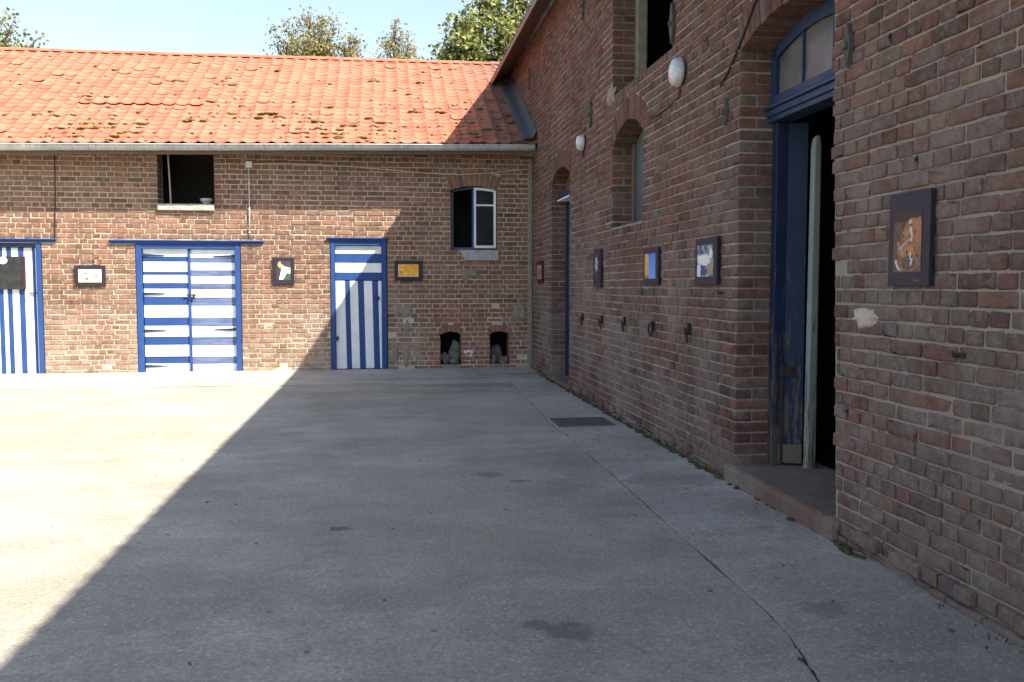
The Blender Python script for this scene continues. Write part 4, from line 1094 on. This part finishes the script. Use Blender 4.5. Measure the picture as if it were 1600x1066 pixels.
# ---- cables, conduit
o = MB().tube([PR(s, -0.012, z) for s, z in ((6.05,2.80), (5.93,2.86), (5.80,2.945), (5.66,3.05), (5.50,3.19), (5.36,3.29), (5.2,3.36), (5.05,3.38))], 0.008, 6).obj('cable', M['cable'], None, smooth=True)
tag(o, 'thin dark cable following the brick arch of the big doorway', 'cable')
o = MB().tube([PR(s, -0.010, z) for s, z in ((6.95,2.915), (7.15,2.89), (7.45,2.875), (7.80,2.90))], 0.006, 6).obj('cable', M['cable'], None, smooth=True)
tag(o, 'short dark cable trailing below the nearer round lamp', 'cable')
mb = MB()
root = empty('conduit', PB(-2.04, 0, 2.13), 'pale conduit dropping from a junction box to the double door lintel', 'conduit')
MB().rect(-2.085, -1.99, 3.20, 3.295, -0.05, 0.0, PB).obj('junction_box', M['conduit'], root, bevel=0.006)
MB().tube([PB(-2.042, -0.022, 3.20), PB(-2.045, -0.022, 2.6), PB(-2.052, -0.022, 2.15)], 0.009, 8).obj('pipe', M['conduit'], root, smooth=True)
for z in (2.95, 2.55, 2.2): MB().rect(-2.062, -2.030, z, z+0.012, -0.033, 0.0, PB).obj('pipe_clip', M['conduit'], root)
o = MB().tube([PB(s, -0.028, z) for s, z in ((-1.99,3.255), (-1.55,3.275), (-1.0,3.265), (-0.5,3.245), (0.02,3.21), (0.5,3.175), (0.9,3.155), (1.2,3.150), (1.6,3.175), (2.0,3.22), (2.26,3.25), (2.36,3.25))], 0.011, 7).obj('cable', M['cable_tan'], None, smooth=True)
tag(o, 'slack tan cable sagging under the eave above the arched window', 'cable')
o = MB().tube([PB(s, -0.010, z) for s, z in ((-4.86,3.36), (-4.865,3.0), (-4.875,2.6), (-4.885,2.30), (-4.895,2.10))], 0.007, 6).obj('cable', M['cable'], None, smooth=True)
tag(o, 'thin dark cable running straight down to the leftmost door lintel', 'cable')
n = 14
o = MB().tube([PB(-4.285 + 0.055*cos(radians(-70+320*k/n)), -0.02, 1.775 + 0.055*sin(radians(250-320*k/n)*-1)) for k in range(n+1)], 0.006, 6).obj('wire_loop', M['copper'], None, smooth=True)
tag(o, 'small copper wire loop above the pale field photograph', 'wire loop')

# ---- board on the leftmost door
root = empty('chalkboard', PB(-5.62, 0, 1.32), 'blank black chalkboard hung on the leftmost striped door', 'chalkboard')
MB().rect(-5.90, -5.375, 1.325, 1.815, -0.002, 0.030, PB).obj('board', M['slate'], root, bevel=0.003)
MB().rect(-5.374, -5.335, 1.325, 1.815, -0.006, 0.030, PB).obj('board_frame', M['maroon'], root, bevel=0.003)
n = 20; mb = MB(); mb.prism([(-5.64 + 0.065*cos(2*pi*k/n), 1.755 + 0.055*sin(2*pi*k/n)) for k in range(n)], -0.012, -0.003, PB); mb.obj('round_tag', M['paint_white'], root, bevel=0.002)

# ---- bowl on the loft sill
n = 18; prof = [(0.05, 0.0), (0.06, 0.01), (0.055, 0.03), (0.075, 0.05), (0.095, 0.07), (0.098, 0.10), (0.09, 0.10), (0.085, 0.075), (0.0, 0.06)]
mb = MB(); vs = []
for r, h in prof: vs += [(-2.705 + r*cos(2*pi*k/n), BY+0.10 + r*sin(2*pi*k/n), 2.624 + h) for k in range(n)]
mb.add(vs, [(i*n+k, i*n+(k+1) % n, (i+1)*n+(k+1) % n, (i+1)*n+k) for i in range(len(prof)-1) for k in range(n)] + [tuple(range(n))])
o = mb.obj('bowl', M['zinc'], None, smooth=True, origin=True); tag(o, 'grey metal bowl standing on the sill of the dark loft opening', 'bowl')

# ---- rubble in the two hatches
rng = random.Random(4)
for (x, y, z, a, b, c, label) in ((0.985, 14.22, 0.20, 0.075, 0.06, 0.10, 'squat grey stone at the left in the left wall hatch'), (1.145, 14.26, 0.30, 0.09, 0.06, 0.17, 'tall pointed greenish stone in the left wall hatch'), (1.13, 14.16, 0.14, 0.10, 0.05, 0.055, 'flat stone lying at the mouth of the left wall hatch'),
                                  (1.83, 14.28, 0.28, 0.10, 0.07, 0.15, 'large brown stone filling the right wall hatch'), (1.77, 14.16, 0.17, 0.05, 0.05, 0.10, 'small greenish stone at the left in the right wall hatch'), (1.94, 14.17, 0.15, 0.07, 0.05, 0.08, 'low grey stone at the right in the right wall hatch')):
    o = MB().blob((x, y, z), a, b, c, rng, 0.28, 9, 6).obj('rubble_stone', M['rubble'], None, origin=True); tag(o, label, 'stone', 'stones in the wall hatches')

# ---- drain grate in the path
root = empty('drain_grate', (1.94, 8.48, 0.02), 'flat dark iron drain grate let into the concrete path', 'grate')
x0, x1, y0, y1, zt = 1.665, 2.225, 8.24, 8.72, 0.030
MB().box(x0+0.03, x1-0.03, y0+0.03, y1-0.03, 0.014, 0.0185).obj('pit', M['dirt'], root)
for q in ((x0, x1, y0, y0+0.028), (x0, x1, y1-0.028, y1), (x0, x0+0.028, y0+0.029, y1-0.029), (x1-0.028, x1, y0+0.029, y1-0.029)):
    MB().box(q[0], q[1], q[2], q[3], 0.004, zt).obj('grate_frame', M['grate'], root, bevel=0.002)
for k in range(13):
    a = x0 + 0.035 + k*0.0385; MB().box(a, a+0.026, y0+0.029, y1-0.029, 0.006, zt-0.002).obj('bar', M['grate'], root, bevel=0.002)

# ================================================================== PLANTS
rng = random.Random(31); mb = MB()
def tuft(x, y, z, h, n, spread):
    for k in range(n):
        a = rng.random()*2*pi; l = h*rng.uniform(0.4, 1.1); w = rng.uniform(0.0015, 0.0035); bx, by = x+rng.gauss(0, spread), y+rng.gauss(0, spread)
        dx, dy = cos(a)*l*0.6, sin(a)*l*0.6; px, py = -sin(a)*w, cos(a)*w
        mb.add([(bx-px, by-py, z), (bx+px, by+py, z), (bx+dx*0.5+px, by+dy*0.5+py, z+l*0.7), (bx+dx, by+dy, z+l*0.75), (bx+dx*0.5-px, by+dy*0.5-py, z+l*0.7)], [(0,1,2,4), (4,2,3)], (rng.random(), 0, 0))
for k in range(150):
    y = rng.uniform(1.5, 11.1)
    if 4.25 < y < 5.85 and rng.random() < 0.85: continue
    if noise.noise(Vector((y*0.9, 3, 3))) < -0.15 and y < 6: continue
    tuft(RX-0.05-abs(rng.gauss(0, 0.022)), y, 0.020, rng.uniform(0.010, 0.035), 3, 0.01)
for (y, n) in ():
    for k in range(n*3): tuft(RX-0.075-abs(rng.gauss(0, 0.02)), y+rng.gauss(0, 0.06), 0.02, rng.uniform(0.02, 0.07), 5, 0.015)
for k in range(16):
    y = rng.choice((rng.uniform(2.0, 3.7), rng.uniform(2.8, 3.4), rng.uniform(4, 8))); tuft(joint(y), y, -0.02, rng.uniform(0.02, 0.045), 3, 0.008)
o = mb.obj('weeds', M['weed'], None, normals=False, stuff=True); o['label'] = 'sparse weeds along the foot of the barn wall'
mb = MB()
for k in range(330):
    y = rng.uniform(4.0, 14.0)
    if 4.3 < y < 5.8 and rng.random() < 0.8: continue
    mb.blob((RX-0.035-abs(rng.gauss(0, 0.018)), y, 0.022), rng.uniform(.01,.03), rng.uniform(.02,.06), rng.uniform(.006,.022), rng, 0.35, 6, 3)
for k in range(4):
    y = rng.uniform(2.8, 3.3); mb.blob((joint(y)+rng.gauss(0, .01), y, -0.005), 0.012, 0.03, 0.010, rng, 0.35, 6, 3)
o = mb.obj('moss', M['moss_ground'], None, stuff=True); o['label'] = 'moss growing along the foot of the barn wall'

rng = random.Random(61); mb = MB()
for k in range(130):
    if k % 3: x, y = rng.uniform(1.75, 2.33), rng.uniform(2.6, 11.5)
    else: x, y = rng.uniform(-3.5, 1.6), rng.uniform(3.0, 12.0)
    a = rng.random()*6.28; l = rng.uniform(0.008, 0.022); w = l*rng.uniform(0.2, 0.5); z = 0.030
    u = Vector((cos(a), sin(a), rng.uniform(-.1, .1))); v = Vector((-sin(a), cos(a), rng.uniform(-.2, .2))); c = Vector((x, y, z))
    mb.add([c-u*l, c+v*w+Vector((0,0,0.004)), c+u*l, c-v*w], [(0,1,2,3)], (rng.uniform(0.6, 1), 0, 0))
o = mb.obj('litter', M['weed'], None, normals=False, stuff=True); o['label'] = 'scattered dry leaf and straw bits on the yard concrete'

def tree(loc, trunk_h, clumps, leaf, nleaf, label, seed, lsize=0.11):
    rng = random.Random(seed); root = empty('tree', loc, label, 'tree', 'trees behind the stable roof')
    L = Vector(loc); tr = MB(); top = L + Vector((0, 0, trunk_h))
    tr.tube([L, L + Vector((0.05, 0.02, trunk_h*0.5)), top], 0.1, 9, rs=[0.20, 0.15, 0.11])
    ctr = sum((Vector(c[0]) for c in clumps), Vector())/len(clumps); cr = MB()
    for (c, r, dens) in clumps:
        c = Vector(c); mid = (top + c)/2 + Vector((rng.gauss(0, .1), rng.gauss(0, .1), -0.15))
        tr.tube([top - Vector((0, 0, 0.3)), mid, c], 0.05, 6, rs=[0.075, 0.045, 0.02])
        for k in range(9):
            d = Vector((rng.gauss(0,1), rng.gauss(0,1), rng.gauss(0.4,1))).normalized()*r*rng.uniform(0.7, 1.15)
            p0 = mid.lerp(c, rng.uniform(0.4, 1)); p1 = c + d
            tr.tube([p0, p0.lerp(p1, 0.5) + Vector((0, 0, 0.05)), p1], 0.01, 5, rs=[0.018, 0.011, 0.004])
            nb = int(nleaf*dens*r*r)
            for q in range(nb):                      # leaves hang along and around each twig
                t = rng.random()**0.6; sp = 0.07 + 0.16*r*(1-abs(t-0.75))
                p = p0.lerp(p1, t) + Vector((rng.gauss(0, sp), rng.gauss(0, sp), rng.gauss(0, sp)))
                n = Vector((rng.gauss(0,1), rng.gauss(0,1), rng.gauss(0.6,1))).normalized(); u = n.orthogonal().normalized(); v = n.cross(u)
                a = rng.random()*6.28; u, v = u*cos(a)+v*sin(a), v*cos(a)-u*sin(a); l = lsize*rng.uniform(0.6, 1.25); w = l*0.34
                cr.add([p-u*l*0.5, p+v*w+n*l*0.08, p+u*l*0.5, p-v*w+n*l*0.08], [(0,1,2,3)], (min(1, max(0, rng.gauss(0.5, 0.28))), 0, 0))
    tr.obj('trunk', M['bark'], root, smooth=True); cr.obj('crown', leaf, root, normals=False)
tree((-10.2, 23.0, -0.1), 5.2, [((-10.3,23.0,8.2),1.3,1), ((-9.5,22.8,8.6),0.8,0.9), ((-9.4,22.6,7.6),0.75,0.6), ((-8.7,22.6,7.35),0.5,0.6), ((-8.3,22.7,7.0),0.45,0.8), ((-9.2,22.7,6.9),0.7,0.9), ((-10.4,23.2,9.4),1.0,1)], M['leaf'], 130,
     'green tree at the far left, behind the stable roof ridge', 1)
tree((-1.9, 26.0, -0.1), 6.0, [((-2.4,26.0,8.3),0.72,1), ((-2.75,26.0,7.9),0.50,0.8), ((-1.75,26.0,8.4),0.66,1), ((-1.45,26.1,8.1),0.5,0.6), ((-0.95,26.0,8.0),0.48,1.1), ((-0.75,26.0,8.35),0.28,0.8), ((-2.0,26.0,8.95),0.3,0.35), ((-1.8,26,7.3),1.0,0.8)], M['leaf_dry'], 250,
     'yellowing rounded tree above the middle of the roof ridge', 2, 0.10)
tree((0.6, 29.0, -0.1), 7.0, [((0.45,29,9.35),0.42,0.8), ((0.85,29,9.15),0.38,1), ((0.20,29,9.0),0.35,0.8), ((0.42,29,9.80),0.20,0.7), ((0.6,29,8.6),0.7,0.8)], M['leaf_dry'], 250,
     'small thin treetop poking up between two larger trees', 3, 0.09)
tree((2.6, 22.6, -0.1), 5.0, [((2.3,22.5,7.35),0.72,1), ((1.75,22.5,7.35),0.45,0.8), ((2.9,22.6,7.6),0.7,1), ((2.35,22.5,8.05),0.45,0.8), ((2.75,22.5,8.55),0.5,0.9), ((3.3,22.6,8.25),0.55,0.8), ((1.85,22.5,7.95),0.28,0.8), ((3.7,22.6,8.7),0.6,0.8), ((2.5,22.5,9.2),0.5,0.7), ((2.6,22.5,6.8),0.9,1), ((1.7,22.5,6.95),0.45,1)], M['leaf'], 190,
     'leafy green tree rising beside the barn eave', 4, 0.15)
